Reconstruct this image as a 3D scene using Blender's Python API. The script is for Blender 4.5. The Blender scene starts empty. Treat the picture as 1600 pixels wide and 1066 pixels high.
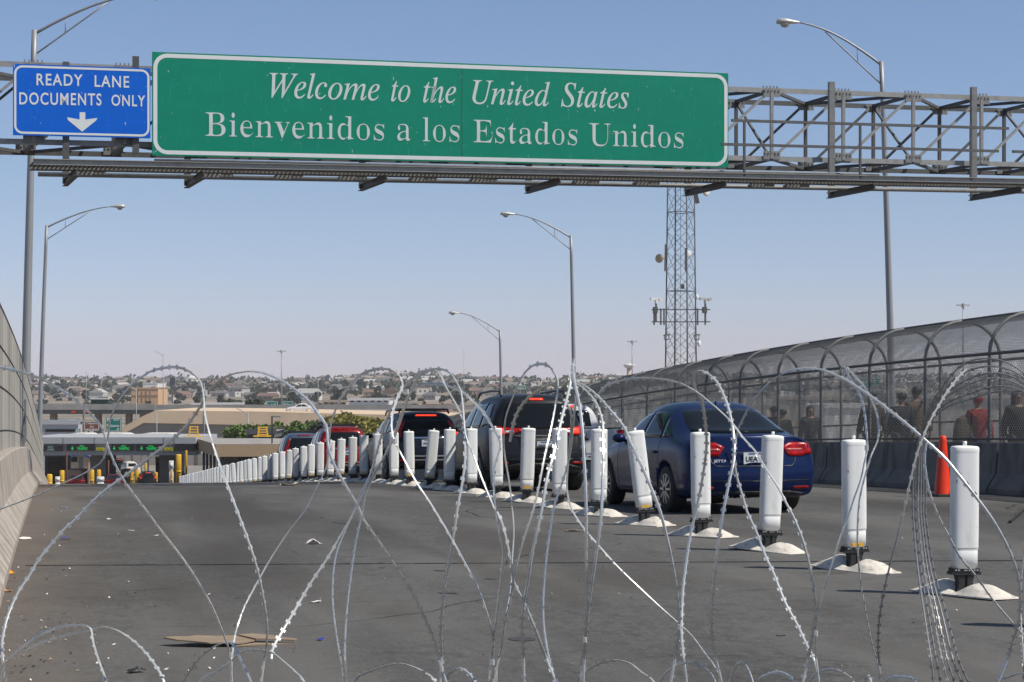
import bpy, bmesh, math, random
from mathutils import Vector, Matrix
from mathutils.bvhtree import BVHTree
R = math.radians
sc = bpy.context.scene
COL = sc.collection
random.seed(7)

# ------------------------------------------------------------------ camera, sky, sun, exposure
F = 3111.0                       # focal length in photo pixels
YAW = R(11.9)
SA, CA = math.sin(YAW), math.cos(YAW)
HY = 603.0                       # eye-level row of the photo
EYE = 1.6
cam = bpy.data.cameras.new('camera'); camo = bpy.data.objects.new('camera', cam); COL.objects.link(camo)
camo.location = (0, 0, EYE); camo.rotation_euler = (R(90), 0, -YAW)
cam.sensor_width = 36; cam.lens = 36 * F / 1600; cam.shift_y = (HY - 533) / 1600
cam.clip_start = 0.2; cam.clip_end = 20000
sc.camera = camo
SUN_EL, SUN_AZ = R(52), R(122)    # azimuth clockwise from the road direction (+Y)
wd = bpy.data.worlds.new('World'); sc.world = wd; wd.use_nodes = True
wt = wd.node_tree; bg = wt.nodes['Background']
sky = wt.nodes.new('ShaderNodeTexSky'); sky.sky_type = 'NISHITA'; sky.sun_disc = False
sky.sun_elevation = SUN_EL; sky.sun_rotation = SUN_AZ
sky.altitude = 1100; sky.air_density = 1.0; sky.dust_density = 0.5; sky.ozone_density = 3.0
# dry spring haze: the sky's own colour turns a little pinker towards the horizon
tcw = wt.nodes.new('ShaderNodeTexCoord'); spw = wt.nodes.new('ShaderNodeSeparateXYZ'); rpw = wt.nodes.new('ShaderNodeValToRGB')
mxw = wt.nodes.new('ShaderNodeMix'); mxw.data_type = 'RGBA'; mxw.blend_type = 'MULTIPLY'; mxw.inputs['Factor'].default_value = 1
wt.links.new(tcw.outputs['Generated'], spw.inputs[0]); wt.links.new(spw.outputs[2], rpw.inputs[0])
el = rpw.color_ramp.elements
el[0].position = 0.0; el[0].color = (1.0, .94, 1.32, 1); el[1].position = .22; el[1].color = (1.09, 1.05, 1.11, 1)
for ps_, cl_ in ((.40, (1.06, .99, .90)), (.027, (.97, .90, 1.15)), (.097, (1.02, .965, 1.05))):
    e_ = el.new(ps_); e_.color = (*cl_, 1)
wt.links.new(sky.outputs[0], mxw.inputs[6]); wt.links.new(rpw.outputs[0], mxw.inputs[7])
wt.links.new(mxw.outputs[2], bg.inputs[0]); bg.inputs[1].default_value = 0.10
sl = bpy.data.lights.new('sun', 'SUN'); so = bpy.data.objects.new('sun', sl); COL.objects.link(so)
sl.energy = 4.6; sl.angle = R(0.5); sl.color = (1, 0.945, 0.84)
SDIR = Vector((math.sin(SUN_AZ) * math.cos(SUN_EL), math.cos(SUN_AZ) * math.cos(SUN_EL), math.sin(SUN_EL)))
so.rotation_euler = (-SDIR).to_track_quat('-Z', 'Y').to_euler()
sc.view_settings.view_transform = 'Standard'; sc.view_settings.look = 'None'
sc.view_settings.exposure = 0.0; sc.view_settings.gamma = 1
sc.cycles.max_bounces = 6; sc.cycles.transparent_max_bounces = 8; sc.cycles.volume_bounces = 0
sc.cycles.volume_step_rate = 10

# ------------------------------------------------------------------ projection helpers
def P(px, py, d):
    xc = (px - 800) * d / F
    return Vector((d * SA + xc * CA, d * CA - xc * SA, EYE + (HY - py) * d / F))
def cam2w(xc, d, z):
    return Vector((d * SA + xc * CA, d * CA - xc * SA, z))
K = 0.00054
def rz(v):                         # road surface height along the bridge
    if v < 11: return 0.0
    if v < 62: return -K * (v - 11) ** 2
    z0 = -K * 51 ** 2; s = -2 * K * 51
    if v < 205: return z0 + s * (v - 62)
    z1 = z0 + s * 143
    t = min(v - 205, 30)
    return z1 + s * t - s * t * t / 60
GROUND = -11.2
def G(px, py):                     # where a photo pixel meets the road
    d = 12.0
    for _ in range(60):
        p = P(px, py, d); zz = rz(p.y)
        if py <= HY + 1: break
        d += 0.6 * ((EYE - zz) * F / (py - HY) - d)
    p = P(px, py, d); p.z = rz(p.y)
    return p
def depth(p): return p.x * SA + p.y * CA

# ------------------------------------------------------------------ materials
def mat(name, col, rough=0.6, metal=0.0, var=0.12, scale=6.0, bump=0.0, stretch=(1, 1, 1), col2=None, cov=0.5, detail=6, emit=None, coat=0.0, spec=None, alpha=None):
    m = bpy.data.materials.new(name); m.use_nodes = True
    nt = m.node_tree; b = nt.nodes['Principled BSDF']
    b.inputs['Roughness'].default_value = rough; b.inputs['Metallic'].default_value = metal
    if coat: b.inputs['Coat Weight'].default_value = coat; b.inputs['Coat Roughness'].default_value = 0.05
    if spec is not None: b.inputs['Specular IOR Level'].default_value = spec
    tc = nt.nodes.new('ShaderNodeTexCoord'); mp = nt.nodes.new('ShaderNodeMapping')
    mp.inputs['Scale'].default_value = stretch
    nt.links.new(tc.outputs['Object'], mp.inputs[0])
    nz = nt.nodes.new('ShaderNodeTexNoise'); nz.inputs['Scale'].default_value = scale; nz.inputs['Detail'].default_value = detail
    nt.links.new(mp.outputs[0], nz.inputs['Vector'])
    rp = nt.nodes.new('ShaderNodeValToRGB')
    c = Vector(col); lo = c * (1 - var); hi = c * (1 + var)
    if col2: lo, hi = c, Vector(col2)
    e = rp.color_ramp.elements
    e[0].position = max(0, cov - 0.22); e[1].position = min(1, cov + 0.22)
    e[0].color = (*lo, 1); e[1].color = (*hi, 1)
    nt.links.new(nz.outputs[0], rp.inputs[0]); nt.links.new(rp.outputs[0], b.inputs['Base Color'])
    if bump:
        bp = nt.nodes.new('ShaderNodeBump'); bp.inputs['Strength'].default_value = bump; bp.inputs['Distance'].default_value = 0.02
        nt.links.new(nz.outputs[0], bp.inputs['Height']); nt.links.new(bp.outputs[0], b.inputs['Normal'])
    if emit:
        b.inputs['Emission Color'].default_value = (*emit[0], 1); b.inputs['Emission Strength'].default_value = emit[1]
    return m

def add_layer(m, col, scale, stretch, lo, hi, amt=1.0, seed=0.0, coord='Object'):
    """lays a second, patchy colour (dirt, stains, wear) over a material's colour"""
    nt = m.node_tree; b = nt.nodes['Principled BSDF']
    src = b.inputs['Base Color'].links[0].from_socket
    tc = nt.nodes.new('ShaderNodeTexCoord'); mp = nt.nodes.new('ShaderNodeMapping')
    mp.inputs['Scale'].default_value = stretch; mp.inputs['Location'].default_value = (seed, seed * 1.7, seed * .6)
    nz = nt.nodes.new('ShaderNodeTexNoise'); nz.inputs['Scale'].default_value = scale; nz.inputs['Detail'].default_value = 7
    nt.links.new(tc.outputs[coord], mp.inputs[0]); nt.links.new(mp.outputs[0], nz.inputs['Vector'])
    mr = nt.nodes.new('ShaderNodeMapRange'); mr.inputs[1].default_value = lo; mr.inputs[2].default_value = hi; mr.inputs[4].default_value = amt
    nt.links.new(nz.outputs[0], mr.inputs[0])
    mx = nt.nodes.new('ShaderNodeMix'); mx.data_type = 'RGBA'
    nt.links.new(mr.outputs[0], mx.inputs['Factor']); nt.links.new(src, mx.inputs[6]); mx.inputs[7].default_value = (*col, 1)
    nt.links.new(mx.outputs[2], b.inputs['Base Color'])
    return mr

M = {}
def asphalt():
    m = mat('asphalt', (0.084, 0.081, 0.077), 0.85, var=0.30, scale=40, bump=0.35, detail=10)
    add_layer(m, (0.20, 0.19, 0.18), 150, (1, 1, 1), 0.60, 0.70, 0.65, 3)
    add_layer(m, (0.045, 0.043, 0.041), 9, (1, .6, 1), 0.46, 0.70, 0.7, 41)
    add_layer(m, (0.135, 0.130, 0.123), 22, (1, .5, 1), 0.50, 0.72, 0.6, 57)
    add_layer(m, (0.125, 0.119, 0.110), 0.8, (1, .22, 1), 0.44, 0.62, 0.75, 9)
    add_layer(m, (0.040, 0.036, 0.032), 0.50, (1.0, .16, 1), 0.48, 0.64, 0.75, 1)
    add_layer(m, (0.058, 0.049, 0.040), 0.8, (1.2, .30, 1), 0.50, 0.66, 0.6, 22)
    add_layer(m, (0.030, 0.028, 0.027), 3.5, (.35, 1, 1), 0.64, 0.72, 0.5, 5)
    # brown dust gathered along the left barrier
    nt = m.node_tree; b = nt.nodes['Principled BSDF']; src = b.inputs['Base Color'].links[0].from_socket
    tc = nt.nodes.new('ShaderNodeTexCoord'); sp = nt.nodes.new('ShaderNodeSeparateXYZ'); nt.links.new(tc.outputs['Object'], sp.inputs[0])
    nz = nt.nodes.new('ShaderNodeTexNoise'); nz.inputs['Scale'].default_value = 1.6; nz.inputs['Detail'].default_value = 8
    nt.links.new(tc.outputs['Object'], nz.inputs['Vector'])
    ad = nt.nodes.new('ShaderNodeMath'); ad.operation = 'MULTIPLY_ADD'; ad.inputs[1].default_value = 1.5
    nt.links.new(nz.outputs[0], ad.inputs[0]); nt.links.new(sp.outputs[0], ad.inputs[2])
    mr = nt.nodes.new('ShaderNodeMapRange'); mr.inputs[1].default_value = 0.95; mr.inputs[2].default_value = -0.45; mr.inputs[4].default_value = 0.85
    nt.links.new(ad.outputs[0], mr.inputs[0])
    mx = nt.nodes.new('ShaderNodeMix'); mx.data_type = 'RGBA'; mx.inputs[7].default_value = (0.150, 0.118, 0.092, 1)
    nt.links.new(mr.outputs[0], mx.inputs['Factor']); nt.links.new(src, mx.inputs[6]); nt.links.new(mx.outputs[2], b.inputs['Base Color'])
    return m
M['asphalt'] = asphalt()
M['crack'] = mat('crack filler and strip shadow', (0.018, 0.017, 0.016), 0.7)
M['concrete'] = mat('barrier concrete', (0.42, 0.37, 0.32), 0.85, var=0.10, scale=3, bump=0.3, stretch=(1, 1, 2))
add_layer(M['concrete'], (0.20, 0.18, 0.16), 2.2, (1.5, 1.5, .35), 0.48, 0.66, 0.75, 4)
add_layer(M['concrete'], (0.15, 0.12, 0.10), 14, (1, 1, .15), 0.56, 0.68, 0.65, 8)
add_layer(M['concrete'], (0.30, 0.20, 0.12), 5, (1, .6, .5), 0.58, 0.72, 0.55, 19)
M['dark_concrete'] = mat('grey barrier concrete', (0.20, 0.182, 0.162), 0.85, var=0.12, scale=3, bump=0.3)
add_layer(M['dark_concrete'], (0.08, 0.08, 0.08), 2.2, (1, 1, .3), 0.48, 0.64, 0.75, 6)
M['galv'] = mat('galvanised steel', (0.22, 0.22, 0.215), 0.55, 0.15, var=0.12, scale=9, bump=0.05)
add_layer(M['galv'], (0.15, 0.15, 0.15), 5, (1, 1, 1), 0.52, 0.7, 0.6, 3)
M['galv_dark'] = mat('weathered and shaded steel', (0.10, 0.10, 0.10), 0.65, 0.15, var=0.2, scale=9)  # also darkens the back truss members, their shade held in colour
M['galv_lit'] = mat('lit galvanised steel', (0.30, 0.30, 0.29), 0.5, 0.1, var=0.12, scale=9)  # lighter steel copy: sun on the gantry's front put into its colour
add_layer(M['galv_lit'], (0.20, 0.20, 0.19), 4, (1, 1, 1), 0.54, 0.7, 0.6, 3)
M['pole'] = mat('pole grey steel', (0.30, 0.31, 0.32), 0.5, 0.3, var=0.10, scale=3, stretch=(1, 1, .2))
M['hoop'] = mat('weathered hoop pipe', (0.19, 0.19, 0.185), 0.6, 0.1, var=.2, scale=5)
M['wire'] = mat('fence wire', (0.31, 0.31, 0.30), 0.55, 0.3, var=0.1)
M['razor'] = mat('razor tape', (0.62, 0.63, 0.62), 0.36, 0.45, var=0.14, scale=25)
M['white_plastic'] = mat('white post plastic', (0.85, 0.85, 0.82), 0.45, var=0.03, scale=4)
add_layer(M['white_plastic'], (0.46, 0.45, 0.42), 9, (1.4, 1.4, .5), 0.52, 0.76, 0.55, 2)
add_layer(M['white_plastic'], (0.10, 0.10, 0.10), 26, (1.5, 1.5, .6), 0.70, 0.76, 0.7, 12)
M['white_sheet'] = mat('white reflective sheeting', (0.82, 0.82, 0.80), 0.35, var=0.03, scale=5)
add_layer(M['white_sheet'], (0.44, 0.43, 0.40), 7, (1.6, 1.6, .45), 0.58, 0.8, 0.5, 7)
add_layer(M['white_sheet'], (0.08, 0.08, 0.08), 30, (1.5, 1.5, .7), 0.675, 0.73, 0.75, 31)
M['black_rubber'] = mat('black rubber', (0.022, 0.022, 0.023), 0.6, var=0.2)
M['base_white'] = mat('dusty white base paint', (0.66, 0.61, 0.54), 0.8, var=0.07, scale=10, bump=0.4)
add_layer(M['base_white'], (0.24, 0.21, 0.18), 13, (1, 1, 1), 0.54, 0.70, 0.75, 5)
M['yellow_tag'] = mat('yellow tag', (0.75, 0.42, 0.02), 0.5)
M['bolt'] = mat('bolt', (0.6, 0.6, 0.6), 0.4, 0.5)
def sign_mat(name, c, c2):
    m = mat(name, c, 0.5, var=0.05, scale=1.2, stretch=(1, 1, 3), spec=.25)
    add_layer(m, c2, 16, (1.6, 1.6, .18), 0.60, 0.74, 0.9, 3)
    add_layer(m, (0.75, 0.80, 0.78), 22, (1.3, 1, .45), 0.715, 0.745, 0.8, 13)
    return m
M['sign_green'] = sign_mat('green sign sheeting', (0.000, 0.225, 0.140), (0.02, 0.28, 0.19))
M['sign_blue'] = sign_mat('blue sign sheeting', (0.000, 0.115, 0.60), (0.01, 0.16, 0.66))
M['sign_white'] = mat('white sign legend', (0.68, 0.71, 0.71), 0.4, var=0.04)
M['sign_letter'] = mat('faded sign letters', (0.56, 0.65, 0.63), 0.4, var=0.05, scale=3)
M['alu'] = mat('sign edge aluminium', (0.4, 0.41, 0.41), 0.45, 0.6)
M['glass'] = mat('tinted car glass', (0.010, 0.012, 0.014), 0.05, var=0.0, spec=0.3)
M['tyre'] = mat('tyre rubber', (0.018, 0.018, 0.018), 0.75, var=0.2, scale=30)
M['rim'] = mat('alloy rim', (0.5, 0.51, 0.53), 0.3, 0.8)
M['chrome'] = mat('chrome trim', (0.75, 0.76, 0.78), 0.12, 1.0)
M['black_trim'] = mat('black trim', (0.015, 0.015, 0.016), 0.45)
M['tail_red'] = mat('red tail lamp', (0.33, 0.004, 0.007), 0.3, var=0.5, scale=11, coat=0.1, spec=.3)
M['tail_lit'] = mat('lit brake lamp', (0.6, 0.02, 0.01), 0.2, emit=((1, 0.05, 0.02), 1.6))
M['plate'] = mat('licence plate', (0.62, 0.66, 0.70), 0.4)
M['orange'] = mat('orange cone plastic', (0.85, 0.045, 0.008), 0.4, var=0.08)
M['tan_wall'] = mat('tan retaining wall', (0.66, 0.50, 0.35), 0.9, var=0.06, scale=0.3)
add_layer(M['tan_wall'], (0.50, 0.38, 0.27), 0.25, (1, 1, .3), 0.54, 0.7, 0.5, 3)
M['tan_dark'] = mat('brown stucco', (0.44, 0.31, 0.19), 0.9, var=0.08)
M['grey_paint'] = mat('grey fascia paint', (0.40, 0.41, 0.42), 0.7, var=0.05, scale=1)
M['grey_conc'] = mat('grey concrete', (0.33, 0.31, 0.29), 0.85, var=0.12, scale=.5)
add_layer(M['grey_conc'], (0.2, 0.18, 0.165), .5, (1, 1, .3), 0.5, 0.7, 0.6, 3)
M['led'] = mat('dark LED panel', (0.018, 0.012, 0.014), 0.5)
M['led_green'] = mat('green LED', (0.0, 0.2, 0.03), 0.5, emit=((0.0, 0.75, 0.12), 0.55))
M['yellow_paint'] = mat('yellow safety paint', (0.80, 0.45, 0.03), 0.5, var=0.12, scale=3)
M['yellow_sign'] = mat('yellow clearance sign', (0.62, 0.55, 0.02), 0.5)
M['white_paint'] = mat('white paint', (0.72, 0.71, 0.69), 0.6, var=0.05, scale=1)
M['brown_sign'] = mat('brown guide sign', (0.22, 0.05, 0.025), 0.5)
M['blue_paint'] = mat('blue paint', (0.03, 0.07, 0.24), 0.5)
M['black_paint'] = mat('black paint', (0.02, 0.02, 0.022), 0.5)
M['maroon'] = mat('maroon post', (0.10, 0.025, 0.02), 0.6)
M['roof_grey'] = mat('flat roof membrane', (0.33, 0.31, 0.29), 0.9, var=0.15, scale=.6)
M['bark'] = mat('bark', (0.10, 0.075, 0.055), 0.9)
M['leaf_green'] = mat('bright foliage', (0.105, 0.165, 0.030), 0.7, var=0.4, scale=1.5)
M['leaf_yellow'] = mat('yellow green foliage', (0.22, 0.20, 0.035), 0.7, var=0.35, scale=1.5)
M['leaf_dark'] = mat('dark foliage', (0.035, 0.045, 0.025), 0.8, var=0.4, scale=.3)
M['city_ground'] = mat('dry hillside ground', (0.27, 0.215, 0.165), 0.95, var=0.25, scale=.012, detail=9)
add_layer(M['city_ground'], (0.10, 0.105, 0.065), .02, (1, 1, 1), 0.5, 0.62, 0.8, 3)
M['cardboard'] = mat('cardboard', (0.27, 0.205, 0.145), 0.85, var=0.15)
M['paper'] = mat('crumpled paper', (0.70, 0.64, 0.62), 0.8, var=0.1, scale=30)

# ------------------------------------------------------------------ mesh builder
class MB:
    def __init__(s): s.v = []; s.f = []; s.mi = []
    def quad(s, a, b, c, d, m=0):
        i = len(s.v); s.v += [Vector(a), Vector(b), Vector(c), Vector(d)]; s.f.append((i, i+1, i+2, i+3)); s.mi.append(m)
    def box(s, lo, hi, m=0, fr=None):
        i = len(s.v)
        for z in (lo[2], hi[2]):
            for x, y in ((lo[0], lo[1]), (hi[0], lo[1]), (hi[0], hi[1]), (lo[0], hi[1])):
                p = Vector((x, y, z)); s.v.append(fr @ p if fr else p)
        for q in ((3, 2, 1, 0), (4, 5, 6, 7), (0, 1, 5, 4), (1, 2, 6, 5), (2, 3, 7, 6), (3, 0, 4, 7)):
            s.f.append(tuple(i + k for k in q)); s.mi.append(m)
    def beam(s, a, b, w, h=None, up=(0, 0, 1), m=0):
        a = Vector(a); b = Vector(b); h = h or w; t = (b - a)
        if t.length < 1e-6: return
        t.normalize(); up = Vector(up)
        if abs(t.dot(up)) > .98: up = Vector((1, 0, 0)) if abs(t.x) < .9 else Vector((0, 1, 0))
        x = t.cross(up).normalized(); y = x.cross(t).normalized()
        i = len(s.v)
        for p in (a, b):
            for sx, sy in ((-1, -1), (1, -1), (1, 1), (-1, 1)):
                s.v.append(p + x * (sx * w / 2) + y * (sy * h / 2))
        for q in ((3, 2, 1, 0), (4, 5, 6, 7), (0, 1, 5, 4), (1, 2, 6, 5), (2, 3, 7, 6), (3, 0, 4, 7)):
            s.f.append(tuple(i + k for k in q)); s.mi.append(m)
    def tube(s, pts, r, n=8, m=0, caps=True):
        pts = [Vector(p) for p in pts]; k = len(pts)
        rr = r if isinstance(r, (list, tuple)) else [r] * k
        i0 = len(s.v); nrm = None
        for j, p in enumerate(pts):
            t = (pts[min(j+1, k-1)] - pts[max(j-1, 0)])
            t = t.normalized() if t.length > 1e-9 else Vector((0, 0, 1))
            if nrm is None:
                nrm = t.orthogonal().normalized()
            else:
                nrm = (nrm - t * nrm.dot(t))
                nrm = nrm.normalized() if nrm.length > 1e-6 else t.orthogonal().normalized()
            bn = t.cross(nrm)
            for q in range(n):
                a = 2 * math.pi * q / n
                s.v.append(p + (nrm * math.cos(a) + bn * math.sin(a)) * rr[j])
        for j in range(k - 1):
            for q in range(n):
                a = i0 + j * n + q; b = i0 + j * n + (q + 1) % n
                s.f.append((a, b, b + n, a + n)); s.mi.append(m)
        if caps and n > 2:
            s.f.append(tuple(i0 + q for q in range(n))[::-1]); s.mi.append(m)
            s.f.append(tuple(i0 + (k-1) * n + q for q in range(n))); s.mi.append(m)
    def lathe(s, prof, c=(0, 0, 0), axis='z', n=24, m=0, sx=1.0, sy=1.0):
        c = Vector(c); i0 = len(s.v); k = len(prof)
        for r, h in prof:
            for q in range(n):
                a = 2 * math.pi * q / n; x, y = r * math.cos(a) * sx, r * math.sin(a) * sy
                s.v.append(c + (Vector((x, y, h)) if axis == 'z' else Vector((h, x, y))))
        for j in range(k - 1):
            for q in range(n):
                a = i0 + j * n + q; b = i0 + j * n + (q + 1) % n
                s.f.append((a, b, b + n, a + n)); s.mi.append(m)
        s.f.append(tuple(i0 + q for q in range(n))[::-1]); s.mi.append(m)
        s.f.append(tuple(i0 + (k-1) * n + q for q in range(n))); s.mi.append(m)
    def prism(s, poly, fr, d0, d1, m=0):
        """poly (a,b) pairs -> extruded along local y of frame fr from d0 to d1 (fr maps (a, d, b))"""
        i = len(s.v); n = len(poly)
        for d in (d0, d1):
            for a, b in poly: s.v.append(fr @ Vector((a, d, b)))
        s.f.append(tuple(range(i, i + n))); s.mi.append(m)
        s.f.append(tuple(range(i + 2*n - 1, i + n - 1, -1))); s.mi.append(m)
        for k in range(n):
            a, b = i + k, i + (k + 1) % n
            s.f.append((a, a + n, b + n, b)); s.mi.append(m)
    def mesh(s, name, mats, smooth=False, origin=None):
        me = bpy.data.meshes.new(name)
        vv = [v - origin for v in s.v] if origin is not None else s.v
        me.from_pydata([tuple(v) for v in vv], [], s.f)
        if not isinstance(mats, (list, tuple)): mats = [mats]
        for m in mats: me.materials.append(m)
        me.polygons.foreach_set('material_index', s.mi)
        if smooth: me.polygons.foreach_set('use_smooth', [True] * len(s.f))
        me.update()
        return me

def fix_normals(me):
    bm = bmesh.new(); bm.from_mesh(me); bmesh.ops.recalc_face_normals(bm, faces=bm.faces); bm.to_mesh(me); bm.free()

def thing(name, label, cat, loc=(0, 0, 0), rz_=0.0, group=None):
    o = bpy.data.objects.new(name, None); COL.objects.link(o); o.empty_display_size = .2
    o.location = loc; o.rotation_euler = (0, 0, rz_); o['label'] = label; o['category'] = cat
    if group: o['group'] = group
    return o
def tag(o, label, cat, group=None):
    o['label'] = label; o['category'] = cat
    if group: o['group'] = group
    return o
def put(name, me, parent=None, loc=None, label=None):
    o = bpy.data.objects.new(name, me); COL.objects.link(o)
    if parent: o.parent = parent
    if loc is not None: o.location = loc
    if label: o['label'] = label
    return o
def part(name, mb, mats, parent, smooth=False, world=False, label=None):
    """world=True: the builder's points are world points and the thing's Empty is unrotated"""
    org = None
    if world:
        org = Vector(parent.location); p = parent.parent
        while p: org += Vector(p.location); p = p.parent
    me = mb.mesh(name, mats, smooth, org); fix_normals(me)
    return put(name, me, parent, label=label)
def solo(name, mb, mats, label, cat, group=None, smooth=False, loc=None):
    me = mb.mesh(name, mats, smooth, Vector(loc) if loc is not None else None); fix_normals(me)
    return tag(put(name, me, loc=loc), label, cat, group)
def struct(name, mb, mats, smooth=False):
    o = put(name, mb.mesh(name, mats, smooth)); o['kind'] = 'structure'; return o
def dup(o, loc=None, rz_=None, label=None, group=None, parent=None):
    c = o.copy(); COL.objects.link(c)
    if parent: c.parent = parent
    if loc is not None: c.location = loc
    if rz_ is not None: c.rotation_euler = (0, 0, rz_)
    if label: c['label'] = label
    if group: c['group'] = group
    for ch in o.children: dup(ch, parent=c)
    return c
def evaluated(me, mods):
    """mesh after modifiers; mods = [(type, {props})]"""
    o = bpy.data.objects.new('tmp', me); COL.objects.link(o)
    for t, pr in mods:
        md = o.modifiers.new(t, t)
        for k, v in pr.items(): setattr(md, k, v)
    dg = bpy.context.evaluated_depsgraph_get()
    r = bpy.data.meshes.new_from_object(o.evaluated_get(dg))
    bpy.data.objects.remove(o)
    return r
ORD = ['zeroth', 'first', 'second', 'third', 'fourth', 'fifth', 'sixth', 'seventh', 'eighth', 'ninth', 'tenth', 'eleventh', 'twelfth', 'thirteenth', 'fourteenth', 'fifteenth', 'sixteenth', 'seventeenth', 'eighteenth', 'nineteenth']
TENS = {20: 'twent', 30: 'thirt', 40: 'fort', 50: 'fift', 60: 'sixt', 70: 'sevent', 80: 'eight'}
def ordinal(n):
    if n < 20: return ORD[n]
    t = n // 10 * 10
    return TENS[t] + 'ieth' if n == t else TENS[t] + 'y-' + ORD[n - t]

# ------------------------------------------------------------------ lettering
def math_italic(s):
    r = ''
    for c in s:
        if 'A' <= c <= 'Z': r += chr(0x1D434 + ord(c) - 65)
        elif 'a' <= c <= 'z' and c != 'h': r += chr(0x1D44E + ord(c) - 97)
        else: r += c
    return r
def math_bold(s):
    r = ''
    for c in s:
        if 'A' <= c <= 'Z': r += chr(0x1D400 + ord(c) - 65)
        elif 'a' <= c <= 'z': r += chr(0x1D41A + ord(c) - 97)
        else: r += c
    return r
def thin_stems(vs, fs, dl):
    """narrows the upright strokes of a heavy face, leaving its hairlines alone"""
    cnt = {}
    for f in fs:
        for a, b in zip(f, f[1:] + f[:1]): cnt[a, b] = 1
    ed = [(a, b) for a, b in cnt if (b, a) not in cnt]
    nx = {}
    for a, b in ed:
        ex, ey = vs[b][0] - vs[a][0], vs[b][1] - vs[a][1]; L = math.hypot(ex, ey) or 1
        for v in (a, b): q = nx.setdefault(v, [0, 0]); q[0] += ey / L; q[1] -= ex / L
    out = list(vs)
    for v, (x, y) in nx.items():
        L = math.hypot(x, y)
        if L < 1e-6: continue
        n = x / L
        if abs(n) < .25: continue
        sg = 1 if n > 0 else -1; px, py = vs[v]; best = 1e9
        for yy in (py + .004, py - .004):
            loc = 1e9
            for a, b in ed:
                if a == v or b == v: continue
                (ax, ay), (bx, by) = vs[a], vs[b]
                if (ay - yy) * (by - yy) < 0:
                    xx = ax + (bx - ax) * (yy - ay) / (by - ay); d = (px - xx) * sg
                    if d > 1e-4: loc = min(loc, d)
            best = min(best, loc)
        if best > 1: continue
        out[v] = (px - sg * min(dl, .30 * best) * min(1, abs(n) * 1.2), py)
    return out
def glyphs(s, offset=0.0, space=1.0, res=4):
    c = bpy.data.curves.new('t', 'FONT'); c.body = s; c.size = 1; c.offset = offset; c.fill_mode = 'FRONT'; c.resolution_u = res; c.space_character = space
    o = bpy.data.objects.new('t', c); COL.objects.link(o)
    dg = bpy.context.evaluated_depsgraph_get()
    me = bpy.data.meshes.new_from_object(o.evaluated_get(dg))
    bpy.data.objects.remove(o); bpy.data.curves.remove(c)
    vs = [(v.co.x, v.co.y) for v in me.vertices]; fs = [tuple(p.vertices) for p in me.polygons]
    bpy.data.meshes.remove(me)
    return vs, fs
def text_to(mb, s, fr, x0, x1, base0, base1, cap, style='sans', offset=0.0, y=0.0, m=0, cap_em=None, space=1.0, top_is=None):
    """fits word s between x0 and x1 on the sign frame fr (maps (a, d, b)), baseline running base0->base1"""
    if style == 'italic':
        parts = [];
        gl = glyphs(math_italic(s.replace('h', 'n')), offset, space)
        vs, fs = gl
        if 'h' in s:               # h = italic n with the stem of an italic l on its left leg
            k = s.index('h')
            pre = glyphs(math_italic(s[:k] + 'n'), offset, space)[0]; pre0 = glyphs(math_italic('n'), offset)[0]
            nx = max(v[0] for v in pre) - (max(v[0] for v in pre0) - min(v[0] for v in pre0))
            lv, lf = glyphs(math_italic('l'), offset)
            l0 = min(v[0] for v in lv)
            o = len(vs); vs = vs + [(x - l0 + nx + 0.012, yy) for x, yy in lv if True]; fs = fs + [tuple(o + q for q in f) for f in lf]
    elif style == 'bold':
        vs, fs = glyphs(math_bold(s), offset, space); vs = thin_stems(vs, fs, .030)
    else:
        vs, fs = glyphs(s, offset, space)
    if not vs: return
    ax = min(v[0] for v in vs); bx = max(v[0] for v in vs)
    cap_em = cap_em or max(v[1] for v in vs)
    i = len(mb.v)
    for x, yy in vs:
        t = (x - ax) / (bx - ax)
        mb.v.append(fr @ Vector((x0 + (x1 - x0) * t, y, base0 + (base1 - base0) * t + yy / cap_em * cap)))
    for f in fs: mb.f.append(tuple(i + q for q in f)); mb.mi.append(m)

# ================================================================== THE SETTING
U0, U1 = -1.3, 27.5
def strip(mb, u0f, u1f, v0, v1, dv, dz, nu=1, m=0):
    v = v0
    while v < v1 - 1e-6:
        w = min(v + dv, v1)
        for k in range(nu):
            a0 = u0f(v) + (u1f(v) - u0f(v)) * k / nu; a1 = u0f(v) + (u1f(v) - u0f(v)) * (k+1) / nu
            b0 = u0f(w) + (u1f(w) - u0f(w)) * k / nu; b1 = u0f(w) + (u1f(w) - u0f(w)) * (k+1) / nu
            mb.quad((a0, v, rz(v) + dz), (a1, v, rz(v) + dz), (b1, w, rz(w) + dz), (b0, w, rz(w) + dz), m)
        v = w
def left_edge(v): return -0.66 - 0.0172 * (v - 15.3)
mb = MB(); strip(mb, lambda v: left_edge(v) - 1.0, lambda v: U1, -14, 235, 1.5, 0)
road = struct('road', mb, M['asphalt'], True)
# bridge deck slab under the road
mb = MB()
v = -14
while v < 200:
    w = v + 6
    for (a, b) in ((left_edge(v) - 1.0, U1),):
        mb.quad((a, v, rz(v) - .02), (a, w, rz(w) - .02), (a, w, rz(w) - 1.2), (a, v, rz(v) - 1.2))
        mb.quad((b, v, rz(v) - .02), (b, w, rz(w) - .02), (b, w, rz(w) - 1.2), (b, v, rz(v) - 1.2))
        mb.quad((a, v, rz(v) - 1.2), (b, v, rz(v) - 1.2), (b, w, rz(w) - 1.2), (a, w, rz(w) - 1.2))
    v = w
struct('bridge_deck', mb, M['grey_conc'])
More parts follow.
